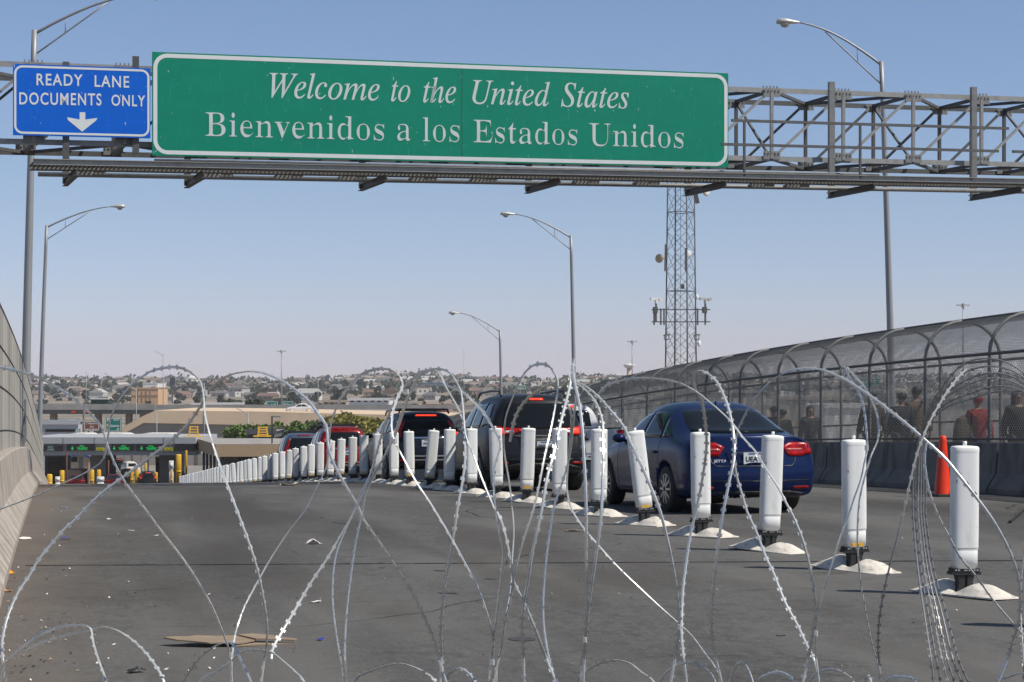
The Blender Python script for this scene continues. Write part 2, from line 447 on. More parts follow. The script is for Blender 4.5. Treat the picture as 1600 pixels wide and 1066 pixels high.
# deck expansion gap, plus a dark strip painting the gantry's cast shadow
mb = MB()
a, b = G(40, 884), G(1640, 876)
def cross_strip(mb, a, b, w):
    n = 24
    for k in range(n):
        p = a.lerp(b, k / n); q = a.lerp(b, (k+1) / n)
        j = random.uniform(.6, 1.25) * w
        mb.quad((p.x, p.y - j, rz(p.y - j) + .004), (q.x, q.y - j, rz(q.y - j) + .004), (q.x, q.y + j, rz(q.y + j) + .004), (p.x, p.y + j, rz(p.y + j) + .004))
cross_strip(mb, a, b, .030); cross_strip(mb, Vector((left_edge(41), 41.5, 0)), Vector((14.8, 39.5, 0)), .05)  # second strip: the gantry's shadow drawn in dark colour
rk = random.Random(17)
def crack(mb, u, v, ang, L, w):
    p = Vector((u, v)); n = int(L / .12); prev = None
    for k in range(n):
        ang += rk.uniform(-.28, .28); q = p + Vector((math.cos(ang), math.sin(ang))) * .12
        nn = Vector((-math.sin(ang), math.cos(ang))) * w * rk.uniform(.5, 1.3) * math.sin(math.pi * (k + 1) / (n + 1)) ** .4
        cur = (q - nn, q + nn)
        if prev: mb.quad((*prev[0], rz(prev[0].y) + .004), (*cur[0], rz(cur[0].y) + .004), (*cur[1], rz(cur[1].y) + .004), (*prev[1], rz(prev[1].y) + .004))
        prev = cur; p = q
for u, v, a_, L, w in ((1.2, 13.2, .2, 2.6, .005), (3.6, 17.5, 1.3, 3.4, .006), (.6, 22.5, .1, 3.0, .009), (4.9, 24.0, 1.5, 5.0, .009), (8.6, 17.5, .1, 2.6, .006), (2.0, 31.0, .05, 3.5, .012), (9.8, 14.6, 1.4, 2.5, .005), (11.8, 24, 1.5, 5, .01), (3.0, 11.3, .0, 1.6, .004)): crack(mb, u, v, a_, L, w)
struct('road_joint_and_shadow', mb, M['crack'])
mb = MB()
for k in range(22):
    lane = rk.choice([2.6, 3.0, 8.5, 12.6]); u = lane + rk.gauss(0, .35); v = rk.uniform(10, 34); a_ = rk.uniform(.02, .10); n = 9
    i = len(mb.v)
    for q in range(n):
        t_ = 6.283 * q / n; r_ = a_ * rk.uniform(.6, 1.2); mb.v.append(Vector((u + r_ * math.cos(t_), v + r_ * 1.5 * math.sin(t_), 0)))
    for q in range(n): mb.v[i + q].z = rz(mb.v[i + q].y) + .003
    mb.f.append(tuple(range(i, i + n))); mb.mi.append(0)
struct('road_oil_stain', mb, mat('oil stained asphalt', (.058, .055, .052), .6, var=.3, scale=30))

# terrain: flat river plain, then the built-up hillside
rnd = random.Random(3)
def hill(xc, d):
    t = max(0.0, min(1.0, (d - 900) / 1900.0))
    px = 800 + F * xc / max(d, 1)
    top = 17.0
    if px > 470: top += 8.0 * math.exp(-((px - 640) / 130.0) ** 2)
    if px > 900: top += 6.0
    if px < 400: top += 2.5
    n = 1.6 * math.sin(xc * .013 + 1.3) * math.sin(d * .006) + 1.0 * math.sin(xc * .031 + d * .011)
    z = GROUND + top * (t ** 1.15) + n * t
    if d > 2900: z -= (d - 2900) * .02
    return z
mb = MB()
ds = [-400, -150, 0, 60, 120, 180, 240, 300, 380, 480, 600, 750, 900] + [900 + 100 * k for k in range(1, 25)] + [3450]
xs = [-1.4 + 2.8 * k / 70 for k in range(71)]
idx = {}
for i, d in enumerate(ds):
    for j, t in enumerate(xs):
        xc = t * max(400, abs(d)) * .62
        p = cam2w(xc, d, hill(xc, d) if d < 4000 else GROUND - 20)
        idx[i, j] = len(mb.v); mb.v.append(p)
for i in range(len(ds) - 1):
    for j in range(70):
        mb.f.append((idx[i, j], idx[i, j+1], idx[i+1, j+1], idx[i+1, j])); mb.mi.append(0)
struct('ground', mb, M['city_ground'], True)
mb = MB(); mb.box((-55, 200, GROUND - .5), (70, 290, GROUND + .75)); 
mb = MB()
mb.quad((-60, 234, rz(235) - .03), (U1 + 30, 234, rz(235) - .03), (U1 + 40, 420, GROUND + .3), (-60, 420, GROUND + .3))
mb.quad((-60, 190, GROUND + .1), (-3, 190, GROUND + .1), (-3, 234.2, rz(235) - .035), (-60, 234.2, rz(235) - .035))
struct('plaza_pavement', mb, mat('plaza paving', (0.26, 0.24, 0.22), 0.9, var=.15, scale=.4))

# ------------------------------------------------------------------ jersey barriers
JP = [(0.0, 0.0), (0.30, 0.0), (0.30, 0.08), (0.13, 0.34), (0.09, 0.84), (0.075, 0.86), (-0.075, 0.86), (-0.09, 0.84), (-0.13, 0.34), (-0.30, 0.08), (-0.30, 0.0)]
def barrier_seg(uf, v0, v1, m, label, group, gap=.012):
    mb = MB(); n = max(2, int((v1 - v0) / 1.0)); prof = JP[1:]
    c = Vector((uf((v0+v1)/2), (v0+v1)/2, rz((v0+v1)/2)))
    k = len(prof)
    for j in range(n + 1):
        v = v0 + gap + (v1 - v0 - 2 * gap) * j / n
        for x, z in prof: mb.v.append(Vector((uf(v) + x, v, rz(v) + z + .002)))
    for j in range(n):
        for q in range(k):
            a = j * k + q; b = j * k + (q + 1) % k
            mb.f.append((a, b, b + k, a + k)); mb.mi.append(0)
    mb.f.append(tuple(range(k))); mb.mi.append(0)
    mb.f.append(tuple(n * k + q for q in range(k))); mb.mi.append(0)
    return solo('concrete_barrier', mb, m, label, 'barrier', group, loc=c)
bu = lambda v: left_edge(v) - .30
vs = [3.5, 9.5, 15.5, 21.5, 27.5, 33.6, 39.6, 45.6, 51.6, 57.6, 64, 72, 80, 88, 96, 104, 112, 120, 130, 140, 150]
for i in range(len(vs) - 1):
    barrier_seg(bu, vs[i], vs[i+1], M['concrete'], 'sunlit beige concrete barrier below the left fence, %s from the camera' % ordinal(i + 1), 'concrete barriers along the left kerb')
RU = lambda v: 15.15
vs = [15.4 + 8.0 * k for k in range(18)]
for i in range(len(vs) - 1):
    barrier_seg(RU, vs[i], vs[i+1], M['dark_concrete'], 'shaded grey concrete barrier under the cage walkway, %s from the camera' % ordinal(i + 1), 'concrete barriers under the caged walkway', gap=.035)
# parapet on the far side of the other deck
mb = MB(); v = 0
while v < 190:
    mb.box((27.1, v, min(rz(v), rz(v+5))), (27.4, v + 5, rz(v) + .8)); v += 5
solo('parapet_wall', mb, M['grey_conc'], 'low concrete parapet on the far right edge of the bridge', 'wall', loc=(27.25, 20, 0))

# ------------------------------------------------------------------ left fence: tall mesh panels on the barrier
def fence_u(v): return left_edge(v) - .36
LF = thing('mesh_fence', 'tall beige mesh fence standing behind the left concrete barrier', 'fence', (fence_u(22), 22, 0))
FH = 2.86
mb = MB()
def fz(v): return rz(v)
sp = .050
v = 16.0
while v < 118.0:                   # diagonal wires both ways
    step = sp * 1.5 if v < 40 else (sp * 2.0 if v < 70 else sp * 2.6)
    r = .0055 if v < 40 else (.0068 if v < 70 else .011)
    for sg in (1, -1):
        a, b = v, v + sg * 1.0
        mb.tube([(fence_u(a) + sg * .004, a, fz(a) + .80), (fence_u(b) + sg * .004, b, fz(b) + FH)], r, 3, caps=False)
    v += step
MF = mat('beige fence wire', (0.285, 0.268, 0.24), 0.75, 0.0, var=.35, scale=2.5, stretch=(1, .5, .12))
part('mesh_panel', mb, MF, LF, world=True)
for v in [17, 20, 23, 26, 29.2, 35, 41, 47, 54, 61, 70, 80, 92, 104, 116]:
    mb = MB(); mb.tube([(fence_u(v) - .05, v, fz(v)), (fence_u(v) - .05, v, fz(v) + FH)], .035, 8)
    part('post', mb, M['galv_dark'] if v in (26, 29.2, 35, 54) else M['galv'], LF, True, True)
mb = MB(); pts = [(fence_u(v), v, fz(v) + FH) for v in [16 + 2 * k for k in range(52)]]
mb.tube(pts, .022, 6); part('top_rail', mb, M['galv'], LF, True, True)
for hh in (1.15, 1.75, 2.3):
    mb = MB(); mb.tube([(fence_u(v) + .012, v, fz(v) + hh) for v in [16 + 2 * k for k in range(52)]], .009, 4); part('tension_wire', mb, M['galv_dark'], LF, True, True)
mb = MB(); v = 47.5
mb.box((fence_u(v) + .01, v, rz(v) + 1.0), (fence_u(v) + .04, v + 1.2, rz(v) + 2.0)); part('metal_plate', mb, M['galv'], LF, world=True)

# ------------------------------------------------------------------ right caged walkway
CU0, CU1, CH = 15.28, 16.80, 2.40
CR = (CU1 - CU0) / 2
CG = thing('chain_link_cage', 'long arched chain-link cage over the walkway beyond the right barrier', 'fence', (16.0, 40, rz(40)))
def cage_pt(t):                    # t: length around the section, 0 at the foot of the near side
    h0 = .80; a = CH - h0; arc = math.pi * CR
    if t < a: return CU0, h0 + t
    if t < a + arc:
        an = (t - a) / CR
        return CU0 + CR - CR * math.cos(an), CH + CR * math.sin(an) * .95
    return CU1, CH - (t - a - arc)
CT = (CH - .8) + math.pi * CR + CH - .1
def cage_wires(v0, v1, step, r, nseg):
    mb = MB(); v = v0
    while v < v1:
        for sg in (1, -1):
            pts = []
            for k in range(nseg + 1):
                t = CT * k / nseg
                u, h = cage_pt(t); vv = v + sg * (t - CT / 2) * .8
                pts.append((u + sg * .003, vv, rz(vv) + h))
            mb.tube(pts, r, 3, caps=False)
        v += step
    return mb
part('chain_link_mesh', cage_wires(20, 52, .066, .0036, 16), M['wire'], CG, world=True)
part('chain_link_mesh', cage_wires(52, 84, .11, .0062, 14), M['wire'], CG, world=True)
part('chain_link_mesh', cage_wires(84, 150, .2, .0095, 12), M['wire'], CG, world=True)
v = 32.2 - 2.73 * 4
hoops = []
while v < 152:
    mb = MB(); z = rz(v)
    pts = [(CU0, v, z + .02), (CU0, v, z + 1.2)]
    for k in range(13):
        an = math.pi * k / 12; pts.append((CU0 + CR - CR * math.cos(an), v, z + CH + CR * math.sin(an) * .95))
    pts += [(CU1, v, z + 1.2), (CU1, v, z + .02)]
    mb.tube(pts, .034 if v < 80 else .045, 8); part('hoop_frame', mb, M['hoop'], CG, True, True); v += 2.73
for (u, h, r) in ((CU0 - .02, CH, .028), (CU1 + .02, CH, .028), (CU0 + CR, CH + CR * .95 + .02, .024), (CU1 + .02, 1.25, .02), (CU0 - .02, .92, .02)):
    mb = MB(); mb.tube([(u, v, rz(v) + h) for v in [20 + 2.6 * k for k in range(51)]], r, 6); part('rail', mb, M['galv_dark'], CG, True, True)
mb = MB(); strip(mb, lambda v: CU0 - .05, lambda v: CU1 + .1, 8, 190, 3, .03); struct('walkway', mb, M['grey_conc'])

# ================================================================== WHITE CHANNELIZER POSTS
def rounded(w, d, n=28, e=3.2):
    out = []
    for k in range(n):
        a = 2 * math.pi * k / n; c, s = math.cos(a), math.sin(a)
        out.append((math.copysign(abs(c) ** (2 / e), c) * w / 2, math.copysign(abs(s) ** (2 / e), s) * d / 2))
    return out
def loft(mb, rings, m=0, cap=True):
    i0 = len(mb.v); n = len(rings[0])
    for r in rings:
        for p in r: mb.v.append(Vector(p))
    for j in range(len(rings) - 1):
        for q in range(n):
            a = i0 + j * n + q; b = i0 + j * n + (q + 1) % n
            mb.f.append((a, b, b + n, a + n)); mb.mi.append(m)
    if cap:
        mb.f.append(tuple(i0 + q for q in range(n))[::-1]); mb.mi.append(m)
        mb.f.append(tuple(i0 + (len(rings) - 1) * n + q for q in range(n))); mb.mi.append(m)
def mound(seed):
    """rubber base: thin strip along the lane with a humped, dusty back"""
    r = random.Random(seed); mb = MB(); nx, ny = 18, 34; L, W = .92, .37
    H = [[0] * (ny + 1) for _ in range(nx + 1)]
    for i in range(nx + 1):
        for j in range(ny + 1):
            x = (i / nx - .5) * 2; y = (j / ny - .5) * 2
            ridge = max(0, 1 - abs(x) ** 1.7) * max(0, 1 - abs(y) ** 2.2)
            dip = 1 - .84 * math.exp(-((y + .06) / .24) ** 2)
            h = .012 + .120 * (ridge ** 1.0) * dip + .010 * math.sin(5 * x + seed) * math.sin(9 * y + 2 * seed) * ridge ** .5 + r.uniform(-.003, .003) * ridge + .012 * math.exp(-((abs(x) - .62) / .09) ** 2) * max(0, 1 - abs(y) ** 3)
            ox = 1 - .25 * abs(y) ** 3
            H[i][j] = (x * W / 2 * ox, y * L / 2, h)
    for i in range(nx + 1):
        for j in range(ny + 1): mb.v.append(Vector(H[i][j]))
    for i in range(nx):
        for j in range(ny):
            a = i * (ny + 1) + j; mb.f.append((a, a + ny + 1, a + ny + 2, a + 1)); mb.mi.append(0)
    rim = [(i, 0) for i in range(nx)] + [(nx, j) for j in range(ny)] + [(i, ny) for i in range(nx, 0, -1)] + [(0, j) for j in range(ny, 0, -1)]
    for k in range(len(rim)):
        (a, b), (c, d) = rim[k], rim[(k+1) % len(rim)]
        p, q = Vector(H[a][b]), Vector(H[c][d])
        mb.quad(p, q, (q.x * 1.01, q.y * 1.01, .001), (p.x * 1.01, p.y * 1.01, .001), 0)
    return mb
def make_post(yellow, seed, lean=(0, 0)):
    t = thing('channelizer_post', 'white channelizer post', 'traffic post')
    part('base', mound(seed), M['base_white'], t, True)
    mb = MB()
    for sx in (-1, 1): mb.prism([(sx * .090, .175), (sx * .066, .145), (sx * .054, .10), (sx * .060, .06), (sx * .075, .03), (sx * .010, .03), (sx * .010, .175)], Matrix.Identity(4), -.045, .045)
    mb.box((-.012, -.03, .05), (.012, .03, .17))
    mb.box((-.118, -.055, .155), (.118, .055, .178)); mb.box((-.104, -.058, .176), (.104, .058, .205))
    part('hinge', mb, M['black_rubber'], t)
    fr = Matrix.Translation((0, 0, .2)) @ Matrix.Rotation(lean[0], 4, 'Y') @ Matrix.Rotation(lean[1], 4, 'X') @ Matrix.Translation((0, 0, -.2))
    def ring(w, d, z): return [fr @ Vector((x, y, z)) for x, y in rounded(w, d * 1.18, 32, 3.2)]
    mb = MB(); loft(mb, [ring(.200, .110, .202), ring(.203, .112, .335), ring(.206, .1, .345), ring(.214, .108, .352), ring(.216, .110, .50), ring(.216, .110, 1.09), ring(.218, .112, 1.095), ring(.218, .112, 1.108), ring(.2175, .1115, 1.122), ring(.212, .107, 1.132), ring(.196, .096, 1.139), ring(.10, .05, 1.144), ring(.03, .02, 1.145)])
    p = part('panel', mb, M['white_plastic'], t, True)
    mb = MB(); arc = sorted([(x, y) for x, y in rounded(.2175, .1315, 72, 3.2) if y < 0 and abs(x) < .0975]); n = len(arc)
    for z in (.362, 1.085):
        for x, y in arc: mb.v.append(fr @ Vector((x, y - .0012, z)))
    for q in range(n - 1): mb.f.append((q, q + 1, n + q + 1, n + q)); mb.mi.append(0)
    part('reflective_sheet', mb, M['white_sheet'], p, True)
    mb = MB()
    mb.tube([fr @ Vector((0, 0, 1.14)), fr @ Vector((0, 0, 1.178))], .016, 10); part('lifting_knob', mb, M['white_plastic'], p, True)
    mb = MB()
    for x in (-.085, -.062, -.015, .0, .02, .062, .085): mb.box((x - .006, -.0605, .186), (x + .006, -.057, .196))
    part('bolt', mb, M['bolt'], t)
    if yellow:
        mb = MB(); mb.prism([(-.055, .212), (.055, .212), (.055, .236), (-.055, .236)], fr, -.0715, -.06); part('yellow_tag', mb, M['yellow_tag'], t)
    return t
PU = 6.55
pv = [14.25 + 2.25 * k for k in range(12)]
while pv[-1] < 152: pv.append(pv[-1] + 2.42)
protos = [make_post(False, 1), make_post(True, 2), make_post(False, 3, (R(-5), 0)), make_post(True, 4, (R(5.5), 0)), make_post(True, 5, (R(-5.5), 0))]
special = {5: 4, 12: 3, 2: 1, 8: 1, 13: 1, 16: 1}
used = set()
# one more stands just outside the right edge of the picture and throws its shadow in
allv = [12.0] + pv
for i, v in enumerate(allv):
    k = special.get(i, 0)
    if i > 16: k = 1 if i % 3 == 0 else 0
    look = {0: 'upright without a tag', 1: 'upright with a yellow tag', 3: 'leaning right', 4: 'leaning left'}[k]
    if i == 0: lab = 'white post standing just outside the right edge, nearest of the row'
    else: lab = 'white post %s, %s from the near right end of its row' % (look, ordinal(i))
    if k == 4: lab = 'white channelizer post leaning left with yellow tag, in front of the blue sedan'
    if k == 3: lab = 'white channelizer post leaning right with yellow tag, in front of the black SUV'
    yaw = random.uniform(-.10, .16)
    loc = (PU + random.uniform(-.018, .018), v, rz(v) + .002)
    if k not in used:
        used.add(k); o = protos[k]; o.location = loc; o['label'] = lab
    else: o = dup(protos[k], loc, None, lab)
    o['group'] = 'white channelizer posts between the lanes'
    o.rotation_euler = (random.uniform(-.02, .02), random.gauss(0, .022), 0)
    for ch in o.children:
        if not ch.name.startswith('base'): ch.rotation_euler = (0, 0, yaw)
        else: ch.rotation_euler = (0, 0, R(16) + random.uniform(-.12, .12))
bpy.data.objects.remove(protos[2].children[0]) if False else None
def kill(o):
    for ch in list(o.children): kill(ch)
    bpy.data.objects.remove(o)
for k in range(5):
    if k not in used: kill(protos[k])
# ================================================================== SIGN GANTRY
TLb = P(238, 243, 42.5); TRb = P(1138, 262, 46.75)
E1 = (TRb - TLb); SW = E1.length; E1.normalize()
NR = Vector((0, 0, 1)).cross(E1); NR = Vector((NR.x, NR.y, 0)).normalized() * 1.0
if NR.y > 0: NR = -NR              # towards the traffic
ZZ = Vector((0, 0, 1))
def gp(a, n, h): return TLb + E1 * a + NR * n + ZZ * h
def onsign(px, py, n=0.0):
    """(a, h) on the plane n of the gantry for a photo pixel"""
    o = Vector((0, 0, EYE)); dr = P(px, py, 1.0) - o
    pl = TLb + NR * n
    t = (pl - o).dot(NR) / dr.dot(NR); q = o + dr * t - pl
    E1h = Vector((E1.x, E1.y, 0)); a = Vector((q.x, q.y, 0)).dot(E1h) / E1h.length_squared
    return a, q.z - E1.z * a
def gframe(n=0.0):                 # maps (a, d, h), d runs backwards from the plane n
    m = Matrix.Identity(4); o = TLb + NR * n
    for i in range(3):
        m[i][0] = E1[i]; m[i][1] = -NR[i]; m[i][2] = ZZ[i]; m[i][3] = o[i]
    return m
gbase = gp(27.7, -1.3, 0); gbase.z = rz(gbase.y)
GA = thing('sign_gantry', 'grey steel truss gantry spanning the road and carrying the welcome sign', 'sign gantry', gbase)
A0, A1 = -8.0, 28.0
def gpart(name, beams, m=M['galv_dark']):
    mb = MB()
    for (p, q, w, h) in beams: mb.beam(p, q, w, h)
    return part(name, mb, m, GA, world=True)
FN, BN = -.36, -2.36
H0, H1 = .27, 1.90
for n in (FN, BN):
    for h in (H0, H1):
        # angle iron: two thin flanges
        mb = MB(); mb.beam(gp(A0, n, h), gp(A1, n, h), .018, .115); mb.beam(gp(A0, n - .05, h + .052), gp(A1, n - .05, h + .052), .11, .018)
        part('truss_chord', mb, M['galv_lit'] if n == FN else M['galv_dark'], GA, world=True)  # front chords take the lit tone, back chords the shaded one
a_ref = onsign(1205, 190, FN)[0]; STEP = onsign(1317, 190, FN)[0] - a_ref
nodes = [a_ref + STEP * k for k in range(-16, 10) if A0 - .2 < a_ref + STEP * k < A1 + .2]
for k, a in enumerate(nodes):
    for n in (FN, BN):
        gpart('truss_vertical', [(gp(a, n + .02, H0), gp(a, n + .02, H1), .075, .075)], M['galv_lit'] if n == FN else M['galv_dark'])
    for n in (FN, BN):             # gusset plates with bolt heads
        for h in (H0 + .08, H1 - .06):
            mb = MB(); mb.beam(gp(a - .22, n + .035, h), gp(a + .22, n + .035, h), .012, .2)
            for j in range(5): mb.beam(gp(a - .18 + .09 * j, n + .03, h + .05), gp(a - .18 + .09 * j, n + .065, h + .05), .03, .03)
            if n == FN and h > 1:
                for j in range(5): mb.beam(gp(a - .18 + .09 * j, FN - .05, H1 + .07), gp(a - .18 + .09 * j, FN - .05, H1 + .115), .03, .03)
            if -5 < a < 23: part('gusset_plate', mb, M['galv'], GA, world=True)
    if k + 1 < len(nodes):
        b = nodes[k + 1]
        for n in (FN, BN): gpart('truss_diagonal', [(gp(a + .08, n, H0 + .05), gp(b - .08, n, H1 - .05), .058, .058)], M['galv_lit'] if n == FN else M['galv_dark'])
        if k % 2 == 0:
            gpart('lateral_brace', [(gp(a, FN, H1), gp(b, BN, H1), .07, .07)]); gpart('lateral_brace', [(gp(a, FN, H0), gp(b, BN, H0), .07, .07)])
        else:
            gpart('lateral_brace', [(gp(a, BN, H1), gp(b, FN, H1), .07, .07)]); gpart('lateral_brace', [(gp(a, BN, H0), gp(b, FN, H0), .07, .07)])
        if k % 2 == 0: gpart('sway_brace', [(gp(a, FN, H0), gp(a, BN, H1), .05, .05)])
    for h in (H0, H1): gpart('cross_member', [(gp(a, FN, h), gp(a, BN, h), .08, .08)])
# hangers and bracket beams that carry the signs and the catwalk
for px, full in ((103, 0), (212, 2), (293, 1), (566, 1), (826, 1), (1075, 1), (1299, 1), (1521, 1)):
    a = onsign(px, 250, -.14)[0]
    top = 2.12 if full else 1.95
    col = M['galv'] if px > 1150 else M['galv_dark']
    gpart('sign_hanger', [(gp(a, -.14, -.62 if full != 2 else .05), gp(a, -.14, top), .115, .14)], col)
    if full != 2:
        mb = MB(); mb.beam(gp(a, -.30, -.655), gp(a, 2.0, -.655), .11, .016); mb.beam(gp(a, -.30, -.53), gp(a, 2.0, -.53), .11, .016); mb.beam(gp(a, -.30, -.59), gp(a, 2.0, -.59), .02, .125)
        part('bracket_beam', mb, M['galv_dark'], GA, world=True)
ca0 = onsign(48, 265, 1.4)[0]
mb = MB()
mb.beam(gp(ca0, 1.95, -.40), gp(A1, 1.95, -.40), .02, .10); mb.beam(gp(ca0, 1.99, -.345), gp(A1, 1.99, -.345), .07, .014); mb.beam(gp(ca0, 1.99, -.452), gp(A1, 1.99, -.452), .07, .014)
part('catwalk_channel', mb, M['galv_lit'], GA, world=True); mb = MB()
mb.beam(gp(ca0, 1.2, -.42), gp(A1, 1.2, -.42), .02, .12); mb.beam(gp(ca0, 1.16, -.485), gp(A1, 1.16, -.485), .07, .014)
part('catwalk_channel', mb, M['galv'], GA, world=True)
mb = MB()                          # open bar grating
for k in range(10): mb.beam(gp(ca0, 1.25 + .07 * k, -.41), gp(A1, 1.25 + .07 * k, -.41), .012, .03)
a = ca0
while a < A1: mb.beam(gp(a, 1.2, -.41), gp(a, 1.95, -.41), .022, .025); a += .09
part('catwalk_grating', mb, mat('dark grating', (.05, .05, .05), .7), GA, world=True)
mb = MB(); mb.tube([gp(ca0 + .2, .75, -.52), gp(A1, .75, -.52)], .05, 8); mb.tube([gp(onsign(240, 250, 1.5)[0], 1.6, -.28), gp(onsign(1370, 250, 1.5)[0], 1.6, -.28)], .035, 8); part('lamp_conduit', mb, M['galv'], GA, True, True)
for px in (130, 330, 440, 540, 650, 745, 905, 1000, 1180, 1235):
    a = onsign(px, 270, 1.2)[0]; mb = MB(); mb.beam(gp(a - .16, 1.25, -.56), gp(a + .16, 1.25, -.56), .22, .10); mb.beam(gp(a + .2, 1.25, -.53), gp(a + .45, 1.25, -.53), .06, .05)
    part('lamp_fixture', mb, M['galv'], GA, world=True)
def rail_span(x0, x1, h):
    return [(gp(onsign(x0, 215, 1.95)[0], 1.95, h), gp(onsign(x1, 215, 1.95)[0], 1.95, h), .05, .06)]
gpart('handrail', rail_span(1143, 1576, .84), M['galv_dark']); gpart('handrail', rail_span(1127, 1560, .30), M['galv_dark']); gpart('handrail', rail_span(1582, 1640, .30), M['galv_dark'])
for px in (1163, 1344, 1517):
    a = onsign(px, 240, 1.95)[0]; gpart('rail_post', [(gp(a, 1.95, -.4), gp(a, 1.95, .86), .05, .05)], M['galv_dark'])
for a in (A0 + .1, A1 - .3):       # towers of the gantry, beyond both edges of the picture
    mb = MB()
    for n in (FN, BN):
        p = gp(a, n, 2.0); q = Vector((p.x, p.y, rz(p.y) - (0 if a > 0 else 8))); mb.tube([q, p], .18, 12)
    for k in range(4): mb.beam(gp(a, FN, -6 + 2 * k), gp(a, BN, -4.5 + 2 * k), .08)
    part('support_column', mb, M['galv'], GA, world=True)

def rrect(a0, a1, h0, h1, r, n=7):
    out = []
    for cx, cz, s in ((a1 - r, h1 - r, 0), (a0 + r, h1 - r, 1), (a0 + r, h0 + r, 2), (a1 - r, h0 + r, 3)):
        for k in range(n + 1):
            t = (s + k / n) * math.pi / 2; out.append((cx + r * math.cos(t), cz + r * math.sin(t)))
    return out
def border(mb, a0, a1, h0, h1, r, w, fr, d):
    o = rrect(a0, a1, h0, h1, r); i = rrect(a0 + w, a1 - w, h0 + w, h1 - w, max(.02, r - w)); n = len(o); k0 = len(mb.v)
    for x, z in o: mb.v.append(fr @ Vector((x, d, z)))
    for x, z in i: mb.v.append(fr @ Vector((x, d, z)))
    for k in range(n):
        j = (k + 1) % n; mb.f.append((k0 + k, k0 + j, k0 + n + j, k0 + n + k)); mb.mi.append(0)
    return mb
def sign_panel(t, corners, m, n=0.0, bw=.085, r=.28, seam=None, thick=.05):
    (a0, h0), (a1, h1) = corners
    fr = gframe(n)
    mb = MB(); mb.prism([(a0, h0), (a1, h0), (a1, h1), (a0, h1)], fr, 0, thick); part('panel', mb, m, t, world=True)
    mb = MB(); border(mb, a0 + .02, a1 - .02, h0 + .03, h1 - .03, r, bw, fr, -.004); part('border', mb, M['sign_white'], t, world=True)
    mb = MB(); a = a0 + .3
    while a < a1: mb.beam(gp(a, n - thick - .03, h0 - .01), gp(a, n - thick - .03, h1 + .0), .05, .05); a += 1.8
    part('stiffener', mb, M['alu'], t, world=True)
    return fr
# --- the green welcome sign
gt = gp(SW / 2, 0, 0)
WS = thing('welcome_sign', 'large green bilingual welcome sign hanging on the gantry', 'sign', gt)
hl = onsign(238, 81)[1]; 
fr = sign_panel(WS, ((0, 0), (SW, hl)), M['sign_green'], 0, .085, .30)
a = onsign(722, 170)[0]
mb = MB(); mb.prism([(a - .006, .02), (a + .006, .02), (a + .006, hl - .02), (a - .006, hl - .02)], fr, -.003, .0); part('panel_seam', mb, mat('panel seam', (.0, .10, .06), .6), WS, world=True)
def sword(mb, s, x0, y0, x1, y1, captop, style, **kw):
    a0, b0 = onsign(x0, y0); a1, b1 = onsign(x1, y1); c = onsign(x0, captop)[1] - b0
    text_to(mb, s, fr, a0, a1, b0, b1, c, style, y=-.006, **kw)
CAPI, CAPB = .66, .66
for s, x0, y0, x1, y1, top in (('Welcome', 421, 152.3, 593, 157.3, 116), ('to', 611, 158.2, 641, 159.2, 122.5), ('the', 661, 159.8, 712.5, 161.2, 124), ('United', 738, 162, 859, 166, 127.0), ('States', 876.5, 166.5, 982.5, 169.6, 131.5)):
    mb = MB(); sword(mb, s, x0, y0, x1, y1, top, 'italic', cap_em=CAPI, offset=.003)
    part('lettering', mb, M['sign_letter'], WS, world=True)
for s, x0, y0, x1, y1, top in (('Bienvenidos', 320.5, 212.6, 600, 219.5, 176.5), ('a', 620.5, 219.3, 642, 220, 183.2), ('los', 660, 221, 717.6, 222, 184.5), ('Estados', 739.4, 222.5, 901.6, 227, 188), ('Unidos', 920, 227.5, 1067.7, 231.5, 193.3)):
    mb = MB(); sword(mb, s, x0, y0, x1, y1, top, 'bold', cap_em=CAPB, offset=-.002, space=.98)
    part('lettering', mb, M['sign_letter'], WS, world=True)
# --- the blue lane sign
c0 = onsign(20.5, 211, -.02); c1 = onsign(236, 100, -.02)
hb = onsign(20.5, 211, -.02)[1]; ht = onsign(20.5, 99.5, -.02)[1]
a0 = c0[0]; a1 = onsign(235, 213, -.02)[0]
BS = thing('lane_sign', 'blue overhead sign with white arrow reading READY LANE DOCUMENTS ONLY', 'sign', gp((a0 + a1) / 2, -.02, 0))
fr = sign_panel(BS, ((a0, hb), (a1, ht)), M['sign_blue'], -.02, .045, .17)
for s, x0, y0, x1, y1, top in (('READY', 57, 133, 129, 134.4, 115), ('LANE', 147.8, 135.5, 201.8, 137, 117.6), ('DOCUMENTS', 30, 163, 158.5, 164.8, 144.2), ('ONLY', 174, 165, 226.8, 166.5, 147.8)):
    a_, b_ = onsign(x0, y0, -.02); c_, d_ = onsign(x1, y1, -.02); cp = onsign(x0, top, -.02)[1] - b_
    mb = MB(); text_to(mb, s, fr, a_, c_, b_, d_, cp, 'sans', offset=.014, y=-.006, space=1.16)
    part('lettering', mb, M['sign_white'], BS, world=True)
mb = MB()
ar = [(124.3, 175.5), (133.2, 175.7), (133.2, 187), (152.3, 184.5), (150, 188.6), (128.3, 206), (106, 187.6), (105, 183.4), (124.3, 187)]
pts = [onsign(x, y, -.02) for x, y in ar]
mb.prism(pts, fr, -.006, -.001); part('arrow', mb, M['sign_white'], BS, world=True)
